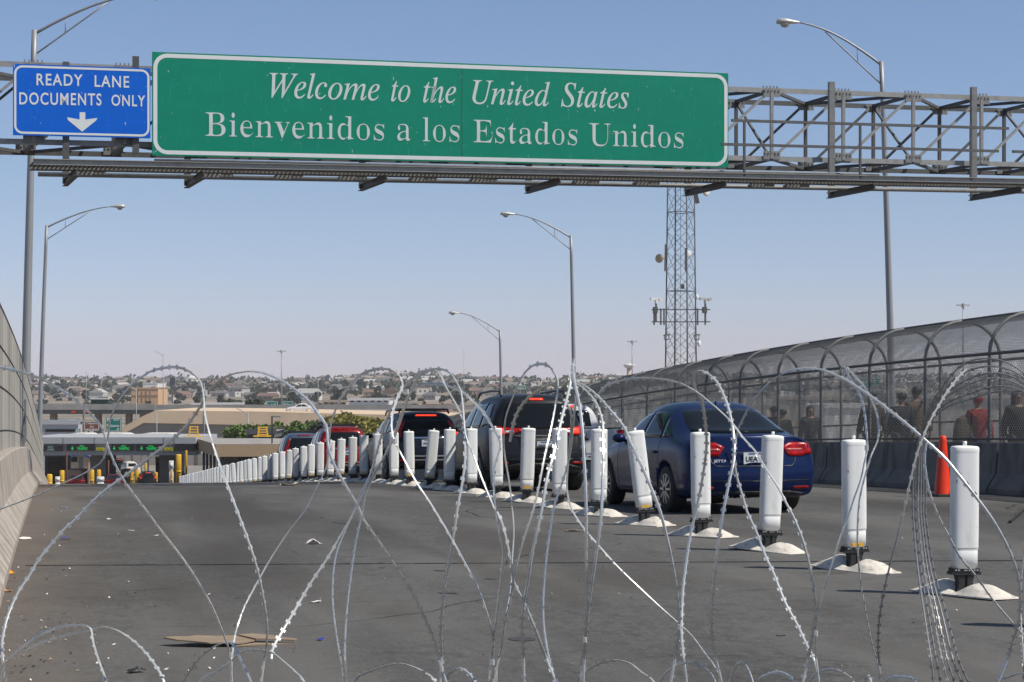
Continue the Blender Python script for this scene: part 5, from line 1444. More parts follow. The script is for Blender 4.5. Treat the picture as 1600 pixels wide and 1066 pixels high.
# ---- highway: overpass, ramp wall, signs
b = P(150, 640, 345); b.z = GROUND; t = thing('overpass', 'grey concrete highway overpass crossing behind the canopy', 'bridge', b)
mb = MB(); block(mb, -260, 240, 640.5, 647, 345, 14); part('girder', mb, mat('girder', (.16, .155, .15), .8), t, world=True)
mb = MB(); block(mb, -262, 242, 631.5, 640.3, 344.6, .5); block(mb, -262, 1700, 632.5, 640.2, 360, .5); part('parapet', mb, M['grey_conc'], t, world=True)
for x in (20, 82, 152, 200, 222):
    mb = MB(); block(mb, x - 4, x + 4, 647, 0, 350, 2, base=GROUND); part('pier', mb, M['grey_conc'], t, world=True)
mb = MB()
for x in (114.5, 135.5): block(mb, x - 3.2, x + 3.2, 642.2, 644.8, 344.5, .3)
part('marker', mb, M['orange'], t, world=True)
b = P(480, 655, 300); b.z = GROUND; t = thing('ramp_wall', 'long tan retaining wall carrying the highway ramp', 'wall', b)
def wallpoly(px, d, dep, m, nm):
    mb = MB(); fr_ = cframe(0, d); k = d / F
    mb.prism([(x * k, EYE + (HY - y) * k) for x, y in px], fr_, 0, dep); part(nm, mb, m, t, world=True)
wallpoly([(183, 672), (226, 649), (243, 641.5), (400, 643), (540, 646.5), (760, 652), (760, 676), (540, 669), (400, 664.5), (224, 661), (183, 684)], 300, 40, M['tan_wall'], 'wall')
wallpoly([(224, 661.2), (400, 664.7), (540, 669.2), (760, 676.2), (760, 735), (183, 735), (183, 684.2)], 300.5, 30, mat('lower ramp wall', (.30, .27, .24), .85, var=.1, scale=.3), 'lower_wall')
def road_sign(x0, x1, yt, yb, d, m, lab, lines, posts=True, name='road_sign', shield=None, arrow=False):
    b = P((x0 + x1) / 2, 690, d); b.z = GROUND; t = thing(name, lab, 'sign', b)
    mb = MB(); block(mb, x0, x1, yt, yb, d, .12); pnl = part('panel', mb, m, t, world=True)
    k = d / F; f2 = cframe(0, d); mb = MB(); zz = lambda y: EYE + (HY - y) * k
    border(mb, x0 * k + .06, x1 * k - .06, zz(yb) + .06, zz(yt) - .06, .2, .10, f2, -.02); part('border', mb, M['sign_white'], t, world=True)
    mb = MB()
    for s, a, c, yb_, yt_ in lines: ptext(mb, s, a, c, yb_, yt_, d, off=.02, front=.025)
    if arrow:
        ax, ay = arrow; q = 1.0 * k
        mb.prism([((ax - 2) * k, zz(ay + 2)), ((ax - 1.3) * k, zz(ay + 2.6)), ((ax + 1.5) * k, zz(ay)), ((ax + 2.4) * k, zz(ay + .9)), ((ax + 2.6) * k, zz(ay - 2)), ((ax - .5) * k, zz(ay - 1.8)), ((ax + .5) * k, zz(ay - .9))], f2, -.03, -.01)
    if lines: part('lettering', mb, M['sign_white'], t, world=True)
    if shield:
        sx, sy = shield; mb = MB(); mb.prism([((sx + a) * k, zz(sy + c)) for a, c in ((-2.8, -2.6), (0, -3), (2.8, -2.6), (3, .5), (1.6, 2.4), (0, 3.2), (-1.6, 2.4), (-3, .5))], f2, -.03, -.01); part('route_shield', mb, M['sign_white'], t, world=True)
        mb = MB(); ptext(mb, '62', sx - 1.6, sx + 1.6, sy + 1.5, sy - 1.6, d, front=.05); part('route_number', mb, M['black_paint'], t, world=True)
    if posts:
        mb = MB()
        for x in (x0 + (x1 - x0) * .3, x0 + (x1 - x0) * .7): mb.tube([P(x, 690, d + .2) * 1, Vector((*P(x, 690, d + .2).xy, GROUND))][::-1][:1] + [Vector((*P(x, 690, d + .2).xy, EYE + (HY - yt) * k))], .12, 8)
        part('post', mb, M['galv'], t, world=True)
    return t
SG = mat('guide sign green', (.0, .19, .13), .5)
road_sign(164, 190, 652.5, 675, 285, SG, 'green guide sign with route shield and EAST above the canopy', [('EAST', 177.5, 187, 657.7, 654.4), ('Paisano', 167, 186.5, 667.2, 662.8), ('Dr', 167, 171, 673, 669.5)], shield=(170.3, 657.3), arrow=(183.5, 671))
road_sign(131, 155.5, 657.5, 673.5, 285, M['brown_sign'], 'brown guide sign left of the green EAST sign', [('Coliseum', 134.5, 151, 663, 659.8), ('Zoo', 140, 147, 668, 665), ('NEXT RIGHT', 134, 152.5, 672, 669.8)])
road_sign(91, 123.5, 654, 668, 300, SG, 'green guide sign reading WEST above the pale grey building', [('WEST', 107, 118, 658.3, 655.3)], shield=(100, 659))
road_sign(118, 124.5, 670.5, 677, 268, SG, 'tiny green sign beside the brown guide sign', [], posts=True)
road_sign(416.5, 434.5, 627, 636.5, 420, SG, 'left of two green highway signs above the tan wall', [('I-10', 424, 431, 634, 630.5)])
road_sign(441.5, 458.5, 627, 636.5, 420, SG, 'right of two green highway signs above the tan wall', [('El Paso', 444, 456, 634, 630.5)])
b = P(150, 625, 330); b.z = GROUND; t = thing('sign_bridge', 'green backed overhead sign on an arm above the overpass', 'sign', b)
mb = MB(); block(mb, 142, 169, 624, 631.5, 330, .2); part('panel', mb, mat('sign back', (.03, .08, .07), .6), t, world=True)
mb = MB(); block(mb, 141, 170, 622.3, 624.2, 329.8, .6); part('arm', mb, M['white_paint'], t, world=True)
mb = MB(); mb.tube([P(131, 631, 330), P(134, 626, 330), P(142, 623.2, 330)], .16, 6); mb.tube([Vector((*P(131, 631, 330).xy, GROUND)), P(131, 630.5, 330)], .2, 8); part('post', mb, M['galv'], t, world=True)
# white sedan on the highway, other small cars in the plaza
sv = {}
def small_car(kind, px, d, z, yaw, pm, lab, base_off=0):
    loc = P(px, 700, d); loc.z = z
    if kind == 'sedan': t, _ = sedan('parked_car', lab, pm, loc, yaw, False, True)
    elif kind == 'suv': t, _ = suv('suv_car', lab, pm, loc, yaw, 'black', False, h=1.75)
    else: t = pickup(lab, pm, loc, yaw)
    return t
zp = lambda d: rz(min(d * .98, 235)) + .02
small_car('sedan', 493, 312, EYE + (HY - 645.5) * 312 / F, R(78), paint('white small', (.7, .7, .7), 0), 'white sedan driving along the ramp above the tan wall')
small_car('suv', 186.5, 270, zp(270), R(10), paint('black small', (.012, .014, .02)), 'dark SUV on the exit road beyond the canopy')
small_car('suv', 198.5, 252, zp(252) + .4, R(190), paint('white van', (.66, .62, .56), 0), 'white van facing this way beyond the middle lane')
small_car('pickup', 233.5, 226, zp(226), R(-60), paint('silver small', (.30, .31, .32)), 'silver pickup crossing under the canopy')
small_car('suv', 231.5, 207, zp(207), R(0), paint('charcoal small', (.015, .016, .02)), 'dark SUV with lit lamps waiting at the right lane')
small_car('sedan', 178, 210, zp(210), R(0), paint('maroon small', (.10, .008, .012)), 'dark red sedan waiting in the middle lane')
small_car('sedan', 119.5, 211, zp(211), R(0), paint('maroon small', (.10, .008, .012)), 'dark maroon sedan waiting in the left lane')
small_car('sedan', 127, 240, zp(240), R(30), paint('grey small', (.12, .12, .13)), 'grey sedan before the blue awning booth')
small_car('suv', 118.5, 268, EYE + (HY - 685) * 268 / F - 0.0, R(200), paint('white small', (.7, .7, .7), 0), 'white vehicle parked high behind the canopy roof edge') if False else None
small_car('sedan', 180, 338, -1.3, R(85), paint('white small', (.7, .7, .7), 0), 'white car on the overpass deck') if False else None
# person-height barrier blocks inside the plaza
for x0, x1, yt, yb, d, m, lab in ((104, 135, 733, 741, 228, mat('tan concrete block', (.45, .33, .23), .85), 'tan concrete island in the left lane'), (192, 206, 733, 741, 232, mat('tan concrete block b', (.47, .35, .24), .85), 'tan concrete island in the middle lane')):
    b = P((x0 + x1) / 2, 700, d); b.z = zp(d); mb = MB(); w = (x1 - x0) * d / F / 2; h = P(0, yt, d).z - b.z
    loft(mb, [[(fr @ Vector((x, y, z))) for x, y in rounded(w * 2 * k, 4 * k, 24, 6)] for z, k in ((0, 1), (h - .15, .98), (h, .92))]); solo('traffic_island', mb, m, lab, 'island').location = b
# ================================================================== TREES AND FAR CITY
def crown_mesh(name, rx, rz_, n, leaf, m, seed, lobes=7, flat=.75):
    r = random.Random(seed); mb = MB(); cs = []
    for k in range(lobes):
        a = r.uniform(0, 6.28); q = r.uniform(.1, 1.0); cs.append((math.cos(a) * rx * q, math.sin(a) * rx * q, rz_ * (1 + r.uniform(-.65, .6) * (1.1 - .5 * q)), r.uniform(.22, .55)))
    for _ in range(n):
        cx, cy, cz, s = r.choice(cs); th = r.uniform(0, 6.28); ph = math.acos(r.uniform(-1, 1)); rad = r.random() ** .5 * (1 + .35 * max(0, r.gauss(0, 1)) * (r.random() < .35))
        p = Vector((cx + rx * s * rad * math.sin(ph) * math.cos(th), cy + rx * s * rad * math.sin(ph) * math.sin(th), cz + rz_ * s * flat * rad * math.cos(ph)))
        a = Vector((r.uniform(-1, 1), r.uniform(-1, 1), r.uniform(-1, 1))).normalized(); b = a.orthogonal().normalized(); c = a.cross(b); l = leaf * r.uniform(.6, 1.4)
        mb.quad(p - b * l - c * l * .5, p + b * l - c * l * .5, p + b * l * .8 + c * l * .6, p - b * l * .7 + c * l * .5)
    return mb.mesh(name, m)
def tree(px, yb, yt, d, wpx, m, lab, seed, leaf=.22, n=2600, bare=0.35):
    b = P(px, yb, d); b.z = min(b.z, GROUND + 3) if yb > 660 else b.z
    H = P(0, yt, d).z - b.z; rx = wpx * d / F / 2
    t = thing('tree', lab, 'tree', b)
    rzv = H * (1 - bare) / 2
    me = crown_mesh('crown', rx * 1.15, rzv, n, leaf, m, seed, 15); o = put('crown', me, t); o.location = (0, 0, H - 2 * rzv)
    mb = MB(); mb.tube([(0, 0, -.3), (.1, 0, H * .3), (.0, .1, H * .6)], [.22, .16, .06], 8)
    for k in range(5):
        a = k * 1.3; mb.tube([(.05, 0, H * (.25 + .05 * k)), (rx * .4 * math.cos(a), rx * .4 * math.sin(a), H * (.5 + .06 * k))], [.09, .03], 6)
    part('trunk', mb, M['bark'], t, True)
tree(372, 690, 658, 262, 44, M['leaf_green'], 'bright green bush, leftmost in front of the tan wall', 1)
tree(400, 690, 656, 264, 50, M['leaf_green'], 'bright green bushy tree before the tan wall, left of the lamp', 2)
tree(436, 690, 657, 263, 40, M['leaf_green'], 'bright green bush right of the short dark lamp', 3)
tree(476, 690, 653, 264, 54, M['leaf_green'], 'larger bright green tree left of the yellow tree', 4)
tree(508, 690, 651, 262, 44, M['leaf_dark'], 'darker green tree just left of the yellow tree', 5)
tree(548, 695, 638, 258, 66, M['leaf_yellow'], 'yellow green tree rising behind the red SUV', 6, n=3600)
tree(588, 695, 648, 260, 50, M['leaf_yellow'], 'yellow green shrub partly behind the black SUV', 7)
tree(397, 641, 622, 440, 24, M['leaf_dark'], 'round dark tree beyond the ramp wall', 8, leaf=.3, n=1600, bare=.1)

def far_pt(px, d):
    xc = (px - 800) * d / F; z = hill(xc, d); return cam2w(xc, d, z)
# landmark blocks in the city
simple_building(193 + 12, 247, 606.5, 900, 25, mat('orange tan block', (.55, .35, .20), .9, var=.05), 'square orange tan block building behind the overpass', wins=0)
t = bpy.data.objects[[o.name for o in bpy.data.objects if o.name.startswith('building')][-1]]
mb = MB()
for x in (216, 222.5, 229, 235.5): block(mb, x - .2, x + .2, 610, 629, 899.7, .5)
block(mb, 206, 247, 617.5, 618, 899.7, .5); part('pilaster', mb, mat('tan pilaster', (.40, .25, .15), .9), t, world=True)
mb = MB(); block(mb, 228, 236, 627, 630, 899.5, .6); part('door', mb, M['black_paint'], t, world=True)
simple_building(223, 246, 598.5, 1300, 30, M['white_paint'], 'white flat building above the orange tan block')
b = P(295, 600, 2300); b.z = hill((295 - 800) * 2300 / F, 2300); t = thing('water_tank', 'wide white water tank on the left skyline', 'water tank', b); k = 2300 / F; zt = P(0, 587.5, 2300).z - b.z; zb = P(0, 594, 2300).z - b.z; zl = P(0, 600, 2300).z - b.z
mb = MB(); mb.lathe([(6 * k, zl), (12 * k, zb), (13.5 * k, zb + 1), (13.5 * k, zt - .8), (12.8 * k, zt), (4 * k, zt + .6)], n=32); part('tank', mb, M['white_paint'], t, True)
mb = MB(); mb.lathe([(7 * k, -4), (6 * k, zl)], n=16); part('pedestal', mb, M['white_paint'], t)
b = P(983, 580, 1500); b.z = GROUND; t = thing('water_tower', 'white mushroom water tower left of the lattice tower', 'water tower', b); k = 1500 / F; zz = lambda y: P(0, y, 1500).z - b.z
mb = MB(); mb.lathe([(5.5 * k, zz(575)), (9 * k, zz(571.5)), (9 * k, zz(570.5)), (6 * k, zz(568.7)), (1 * k, zz(568))], n=24); part('tank', mb, M['white_paint'], t, True)
mb = MB(); mb.lathe([(3.6 * k, 0), (3.6 * k, zz(575))], n=16); part('stem', mb, mat('tan stem', (.5, .4, .33), .8), t, True)
b = P(268.5, 600, 1200); b.z = GROUND; t = thing('billboard', 'tall black billboard rising over the city houses', 'billboard', b); k = 1200 / F
mb = MB(); block(mb, 265.5, 273, 590.5, 602, 1200, 2); part('panel', mb, mat('billboard dark', (.02, .025, .04), .5), t, world=True)
mb = MB(); block(mb, 268, 270, 602, 0, 1200.5, 1, base=GROUND); part('post', mb, M['galv_dark'], t, world=True)
# masts
for x, yt, d, w, head, lab in ((440, 549, 700, .28, 1, 'tall high-mast light over the highway'), (988, 534, 650, .3, 1, 'tall high-mast light beside the mushroom water tower'), (1505, 477, 500, .3, 1, 'tall high-mast light behind the cage at the right'), (255, 553, 420, .12, 2, 'thin highway lamp left of the large wire arch'), (725, 546, 500, .10, 0, 'thin mast above the grey SUV'), (213, 606, 330, .10, 2, 'thin lamp pole before the tan block building'), (245, 642, 290, .1, 0, 'thin pole against the tan wall'), (319, 598, 300, .12, 0, 'thin pole behind the wire knot'), (135, 580, 900, .25, 0, 'thin mast in the city left of the arch'), (158, 585, 900, .2, 0, 'short mast in the city'), (497, 592, 800, .2, 0, 'thin pole in the middle of the city'), (388, 644, 290, .1, 2, 'thin lamp on the ramp wall')):
    b = P(x, 640, d); b.z = GROUND if d < 800 else hill((x - 800) * d / F, d); h = P(0, yt, d).z - b.z
    t = thing('light_mast', lab, 'light mast', b)
    mb = MB(); mb.tube([(0, 0, 0), (0, 0, h)], [w, w * .55], 8); part('pole', mb, M['pole'], t, True)
    mb = MB()
    if head == 1: mb.beam((-1.7, 0, h), (1.7, 0, h), .5, .35); mb.tube([(0, 0, h - .6), (0, 0, h + .4)], .5, 8)
    elif head == 2: mb.tube([(0, 0, h - .5), (-.5, .1, h - .1), (-1.0, .2, h + .3)], .07, 6); mb.beam((-1.0, .2, h + .3), (-1.7, .3, h + .5), .25, .12)
    if mb.v: part('lamp_head', mb, M['grey_paint'], t)
# mid distance warehouses
for x0, x1, yt, d, m, lab, wn in ((545, 608, 624, 520, M['white_paint'], 'white warehouse with dark windows right of the yellow tree', 6), (610, 655, 629, 560, mat('cream warehouse', (.5, .44, .36), .8), 'cream warehouse behind the black SUV roof', 3), (505, 541, 627, 600, mat('beige shop', (.45, .37, .28), .8), 'beige shop left of the white warehouse', 4), (300, 380, 631, 640, M['white_paint'], 'long low white shed behind the wire knot', 5), (655, 700, 634, 500, mat('rust roof shop', (.30, .13, .09), .8), 'rust red shop behind the wire crossing', 3),
                              (905, 1010, 622, 420, M['white_paint'], 'white low warehouse behind the left cage end', 6), (1060, 1190, 612, 480, mat('pale warehouse', (.46, .42, .38), .8), 'pale warehouse behind the blue sedan', 7), (1290, 1420, 634, 300, M['white_paint'], 'bright white shed behind the cage people', 6), (1440, 1640, 620, 360, mat('grey shed', (.36, .34, .33), .8), 'grey shed behind the right end of the cage', 6), (1225, 1330, 622, 380, mat('tan shed', (.42, .34, .27), .8), 'tan shed behind the cage middle', 5)):
    simple_building(x0, x1, yt, d, 18, m, lab, wins=wn, name='warehouse')
road_sign(806, 822, 602, 609, 350, SG, 'teal green highway sign behind the cage end', [('EXIT', 809, 819, 607.3, 604.5)])
road_sign(1340, 1376, 590, 603, 330, SG, 'green highway sign seen through the cage', [('EXIT', 1347, 1369, 599, 594)])

# houses on the hillside: a few kinds, every one an object
wallc = [(.40, .33, .27), (.50, .48, .45), (.30, .22, .17), (.40, .38, .36), (.58, .57, .55)]
roofc = [(.17, .135, .115), (.46, .45, .43), (.19, .115, .09), (.15, .14, .135), (.29, .24, .20)]
WM = [mat('house wall %d' % k, c, .85) for k, c in enumerate(wallc)]; RM = [mat('house roof %d' % k, c, .9) for k, c in enumerate(roofc)]
def house_geo(mb, w, d, h, kind, at=Vector((0, 0, 0)), rot=0.0, m0=0, m1=1):
    c, s = math.cos(rot), math.sin(rot); T = lambda x, y, z: at + Vector((x * c - y * s, x * s + y * c, z))
    i = len(mb.v)
    for z in (-3, h):
        for x, y in ((-w, -d), (w, -d), (w, d), (-w, d)): mb.v.append(T(x, y, z))
    for q in ((0, 1, 5, 4), (1, 2, 6, 5), (2, 3, 7, 6), (3, 0, 4, 7)): mb.f.append(tuple(i + k for k in q)); mb.mi.append(m0)
    o = 1.08
    if kind == 'flat':
        mb.quad(T(-w, -d, h - .2), T(w, -d, h - .2), T(w, d, h - .2), T(-w, d, h - .2), m1)
    else:
        r = w * (.55 if kind == 'hip' else o); a = [T(-w * o, -d * o, h), T(w * o, -d * o, h), T(w * o, d * o, h), T(-w * o, d * o, h)]; t0, t1 = T(-r, 0, h + d * .5), T(r, 0, h + d * .5)
        mb.quad(a[0], a[1], t1, t0, m1); mb.quad(a[2], a[3], t0, t1, m1)
        for x, y, z in ((a[1], a[2], t1), (a[3], a[0], t0)):
            i = len(mb.v); mb.v += [x, y, z]; mb.f.append((i, i+1, i+2)); mb.mi.append(m1)
    # window openings
    for x in (-.55, .1, .6):
        mb.quad(T(w * x - .6, -d - .05, h * .4), T(w * x + .6, -d - .05, h * .4), T(w * x + .6, -d - .05, h * .75), T(w * x - .6, -d - .05, h * .75), 2)
kinds = [('hip', 0, 0, 'small tan house with brown hip roof on the far hillside'), ('flat', 1, 1, 'small pale flat-roofed house on the far hillside'), ('gable', 2, 2, 'small brown house with red gable roof on the far hillside'), ('hip', 3, 3, 'small grey house with dark hip roof on the far hillside'), ('gable', 4, 1, 'small white house with pale gable roof on the far hillside'), ('hip', 1, 4, 'small cream house with tan hip roof on the far hillside')]
proto_h = []
r = random.Random(11)
for kd, a, b_, lab in kinds:
    mb = MB(); house_geo(mb, 6.5, 4.6, 3.6, kd); proto_h.append((mb.mesh('house', [WM[a], RM[b_], M['black_paint']]), lab))
def city_px(r): return r.uniform(-60, 1660)
rows = [r.uniform(0, 1) for _ in range(270)]
for k in range(270):
    d = 1250 + 1150 * r.random() ** .9; px = city_px(r)
    if 60 < px < 540 and r.random() < .0: continue
    me, lab = proto_h[r.randrange(6)]
    p = far_pt(px, d); o = put('house', me); o.location = p; s = r.uniform(.6, 1.15); o.scale = (s, s, s * r.uniform(.9, 1.2)); o.rotation_euler = (0, 0, r.uniform(-.6, .6) - YAW + (1.57 if r.random() < .3 else 0))
    tag(o, lab, 'house', 'houses on the far hillside')
mb = MB(); mats_ = WM + RM + [M['black_paint']]
class Sub: pass
for k in range(950):
    d = r.uniform(1700, 2950); px = city_px(r); n0 = len(mb.mi)
    s = r.uniform(.6, 1.25)
    house_geo(mb, 6.5 * s, 4.6 * s, 3.6 * s, r.choice(['hip', 'flat', 'gable']), far_pt(px, d), r.uniform(-.6, .6) - YAW, r.randrange(5), 5 + r.randrange(5))
    for q in range(n0, len(mb.mi)):
        if mb.mi[q] == 2 and len(mb.f[q]) == 4 and q >= len(mb.mi) - 3: mb.mi[q] = 10
o = put('distant_houses', mb.mesh('distant_houses', mats_)); o['kind'] = 'stuff'; o['label'] = 'mass of tiny pale houses along the far ridge'
# city trees: two crown kinds shared by individuals, and the far wood as one mass
ctm = [crown_mesh('tree', 3.6, 3.2, 240, .75, M['leaf_dark'], 21, 6), crown_mesh('tree', 2.4, 4.6, 220, .7, M['leaf_dark'], 22, 6), crown_mesh('tree', 4.2, 2.6, 260, .8, mat('olive foliage', (.075, .075, .035), .85, var=.4, scale=.3), 23, 7)]
cl = ['round dark tree among the far houses', 'tall dark tree among the far houses', 'broad olive tree among the far houses']
for k in range(230):
    d = 920 + 900 * r.random(); px = city_px(r); w = r.randrange(3); p = far_pt(px, d); o = put('tree', ctm[w]); o.location = p - Vector((0, 0, .4)); s = r.uniform(.7, 1.4); o.scale = (s, s, s); o.rotation_euler = (0, 0, r.uniform(0, 6))
    tag(o, cl[w], 'tree', 'trees among the far houses')
mb = MB()
for k in range(1500):
    d = r.uniform(1500, 2980); px = city_px(r); p = far_pt(px, d); R_ = r.uniform(2.5, 5.5)
    for q in range(16):
        c = p + Vector((r.gauss(0, .5) * R_, r.gauss(0, .5) * R_, abs(r.gauss(.55, .35)) * R_ * 1.3)); a = Vector((r.uniform(-1, 1), r.uniform(-1, 1), r.uniform(-1, 1))).normalized(); b_ = a.orthogonal().normalized() * R_ * .45; c2 = a.cross(b_)
        mb.quad(c - b_ - c2 * .6, c + b_ - c2 * .5, c + b_ * .8 + c2 * .6, c - b_ * .7 + c2 * .5)
o = put('distant_trees', mb.mesh('distant_trees', M['leaf_dark'])); o['kind'] = 'stuff'; o['label'] = 'scattered dark trees covering the far ridge'
# ================================================================== RAZOR WIRE COILS ACROSS THE LANES
D0 = 6.2
def crom(pts, n=10):
    out = []; q = [pts[0]] + list(pts) + [pts[-1]]
    for i in range(1, len(q) - 2):
        p0, p1, p2, p3 = [Vector(x) for x in q[i-1:i+3]]
        for k in range(n):
            t = k / n; out.append(.5 * ((2 * p1) + (p2 - p0) * t + (2 * p0 - 5 * p1 + 4 * p2 - p3) * t * t + (3 * p1 - p0 - 3 * p2 + p3) * t ** 3))
    out.append(Vector(pts[-1])); return out
def strand3d(px, side=None, d0=D0, amp=.40, yc=803, yr=238):
    """a strand on a coil lying across the road: back of the coil before its crest, front after it"""
    p = crom([(x, y, 0) for x, y in px], 9); s = [0.0]
    for i in range(1, len(p)): s.append(s[-1] + (p[i] - p[i-1]).length)
    ic = min(range(len(p)), key=lambda i: p[i].y); out = []
    for i, q in enumerate(p):
        f = math.sqrt(max(.03, 1 - min(1, abs(q.y - yc) / yr) ** 2))
        if side is None:
            g = math.tanh((s[i] - s[ic]) / 90.0) * max(f, .35)
            if abs(s[i] - s[ic]) < 150: g = math.tanh((s[i] - s[ic]) / 90.0) * .9 * max(f, .5)
        else: g = side * f
        out.append(P(q.x, q.y, d0 - amp * g))
    return out
def razor(mb, pts, seed=0, barb=.034, wid=.0045, thick=.0020, blen=.0085, bout=.0075, step=2):
    """flat tape round a core wire, with paired barbs at even spacing"""
    r = random.Random(seed)
    # even resampling
    seg = [(pts[i+1] - pts[i]).length for i in range(len(pts) - 1)]; L = sum(seg)
    n = max(2, int(L / .0185)); res = []; k = 0; acc = 0.0
    for j in range(n + 1):
        t = L * j / n
        while k < len(seg) - 1 and acc + seg[k] < t: acc += seg[k]; k += 1
        res.append(pts[k].lerp(pts[k+1], max(0, min(1, (t - acc) / max(seg[k], 1e-9)))))
    tw = r.uniform(0, 6.28); frames = []
    for j, p in enumerate(res):
        t = (res[min(j+1, n)] - res[max(j-1, 0)]).normalized()
        ax = Vector((CA, -SA, 0)); ref = ax - t * ax.dot(t)
        if ref.length < .2: ref = Vector((SA, CA, .1)); ref = ref - t * ref.dot(t)
        ref.normalize(); bn = t.cross(ref); an = tw + .25 * math.sin(j * .05 + seed) + j * .004
        frames.append((t, ref * math.cos(an) + bn * math.sin(an), bn * math.cos(an) - ref * math.sin(an)))
    i0 = len(mb.v)
    for p, (t, x, y) in zip(res, frames):
        for a, b in ((1, .25), (.35, 1), (-.35, 1), (-1, .25), (-.5, -.8), (.5, -.8)): mb.v.append(p + x * (a * wid) + y * (b * thick * 1.3))
    for j in range(n):
        for q in range(6):
            a = i0 + j * 6 + q; b = i0 + j * 6 + (q + 1) % 6; mb.f.append((a, b, b + 6, a + 6)); mb.mi.append(0)
    j = 2
    while j < n - 1:
        p = res[j]; t, x, y = frames[j]
        for sg in (-1, 1):
            b0 = p + x * (sg * wid * .5); i = len(mb.v); lift = y * .0012
            mb.v += [b0 - t * .006 + lift, b0 + t * .006 + lift, b0 + x * (sg * bout * .55) + t * .0045 + lift, b0 + x * (sg * bout) + t * blen * .62 + lift, b0 + x * (sg * bout * .72) + lift, b0 + x * (sg * bout) - t * blen * .62 + lift, b0 + x * (sg * bout * .55) - t * .0045 + lift]
            mb.f.append((i, i+1, i+2, i+4, i+6)); mb.f.append((i+2, i+3, i+4)); mb.f.append((i+4, i+5, i+6)); mb.mi += [0, 0, 0]
        j += step
S = {}
S[1] = [(-40, 568), (0, 574), (25, 579), (60, 590), (87, 604), (115, 622), (135, 640), (150, 656), (160, 670), (166, 690), (174, 712), (193, 750), (230, 800), (250, 827), (285, 872), (307, 905), (330, 945), (347, 985), (359, 1020), (361, 1050), (359, 1092)]
S[2] = [(14, 1095), (6, 1050), (3, 1010), (5, 990), (12, 962), (27, 927), (45, 900), (62, 872), (100, 827), (113, 816), (157, 772), (200, 740), (250, 702), (287, 670), (312, 637), (322, 617), (335, 602), (347, 592), (362, 585), (385, 581), (400, 581), (417, 585), (440, 595), (462, 610), (482, 627), (497, 647), (510, 667), (512, 690), (516, 710), (525, 732), (542, 762), (560, 792), (567, 810), (595, 850), (625, 895), (650, 937), (675, 992), (687, 1037), (697, 1066), (702, 1095)]
S[3] = [(-30, 806), (0, 796), (45, 779), (95, 757), (137, 737), (160, 720), (166, 700), (170, 675), (172, 657), (180, 637), (192, 617), (212, 596), (235, 581), (257, 575), (277, 574), (295, 580), (310, 592), (316, 605), (319, 625), (321, 650), (330, 685), (345, 730), (362, 775), (375, 810), (387, 842), (400, 882), (410, 925), (417, 970), (417, 1005), (412, 1040), (406, 1090)]
S[4] = [(364, 1095), (362, 1050), (364, 1017), (370, 985), (382, 950), (398, 918), (422, 875), (450, 832), (475, 800), (485, 782), (500, 752), (510, 730), (514, 705), (516, 670), (522, 647), (530, 627), (545, 605), (562, 587), (580, 579), (597, 576), (615, 580), (626, 590), (629, 605), (620, 625), (613, 650), (613, 675), (618, 692), (630, 715), (650, 752), (670, 782), (690, 815), (702, 835), (725, 877), (745, 915), (760, 955), (770, 995), (770, 1025), (765, 1057), (762, 1095)]
S[5] = [(424, 1030), (427, 1012), (442, 985), (460, 955), (485, 912), (510, 875), (532, 837), (553, 800), (572, 762), (590, 730), (612, 692), (625, 662), (635, 630), (645, 610), (657, 602), (675, 600), (695, 602), (717, 610), (737, 625), (757, 647), (772, 672), (781, 690), (780, 706), (773, 730), (772, 775), (777, 815), (782, 842), (786, 860), (785, 882), (782, 912), (777, 950), (772, 990), (766, 1037), (761, 1092)]
S[6] = [(538, 1095), (536, 1066), (532, 1030), (525, 987), (520, 940), (521, 895), (527, 860), (540, 827), (552, 800), (562, 775), (577, 745), (587, 712), (600, 667), (610, 642), (622, 617), (637, 600), (652, 587), (670, 579), (687, 577), (702, 582), (712, 595), (720, 612), (723, 632), (725, 657), (728, 682), (740, 712), (750, 740), (762, 770), (772, 792), (782, 810), (790, 837), (797, 872), (802, 907), (810, 925), (821, 947), (837, 985), (852, 1025), (867, 1062), (876, 1092)]
S[7] = [(542, 1095), (541, 1066), (539, 1012), (542, 955), (550, 887), (557, 842), (566, 802), (572, 770), (587, 740), (605, 705), (614, 685), (622, 662), (630, 640), (640, 617), (650, 595), (660, 583), (675, 578), (688, 586), (697, 605), (707, 622), (718, 642), (725, 662), (727, 690), (727, 720), (722, 757), (715, 795), (711, 825), (705, 857), (697, 905), (692, 945), (689, 990), (690, 1037), (686, 1092)]
S[8] = [(776, 1092), (777, 1040), (786, 1000), (791, 960), (798, 920), (800, 880), (803, 830), (800, 790), (796, 755), (790, 720), (787, 690), (790, 655), (798, 630), (805, 613), (812, 595), (825, 577), (837, 570), (850, 569), (860, 574), (867, 585), (872, 597), (871, 615), (866, 645), (860, 675), (850, 720), (840, 770), (831, 805), (820, 837), (810, 872), (802, 907), (797, 940), (790, 970), (784, 1012), (776, 1045), (768, 1092)]
S[9] = [(797, 690), (806, 650), (825, 622), (850, 605), (868, 598), (880, 590), (888, 586), (892, 595), (886, 622), (877, 657), (865, 710), (855, 747), (846, 800), (832, 862), (825, 907), (819, 940), (816, 975), (817, 1012), (819, 1066), (820, 1095)]
S[10] = [(897, 560), (895, 575), (897, 595), (902, 617), (907, 645), (910, 675), (912, 710), (915, 762), (916, 815), (916, 875), (916, 950), (914, 987), (910, 1025), (907, 1066), (905, 1095)]
S[11] = [(885, 592), (892, 589), (899, 598), (910, 605), (925, 620), (935, 637), (942, 662), (942, 690), (943, 720), (942, 750), (940, 795), (939, 810), (932, 862), (926, 905), (921, 940), (918, 970), (914, 1012), (911, 1066), (909, 1095)]
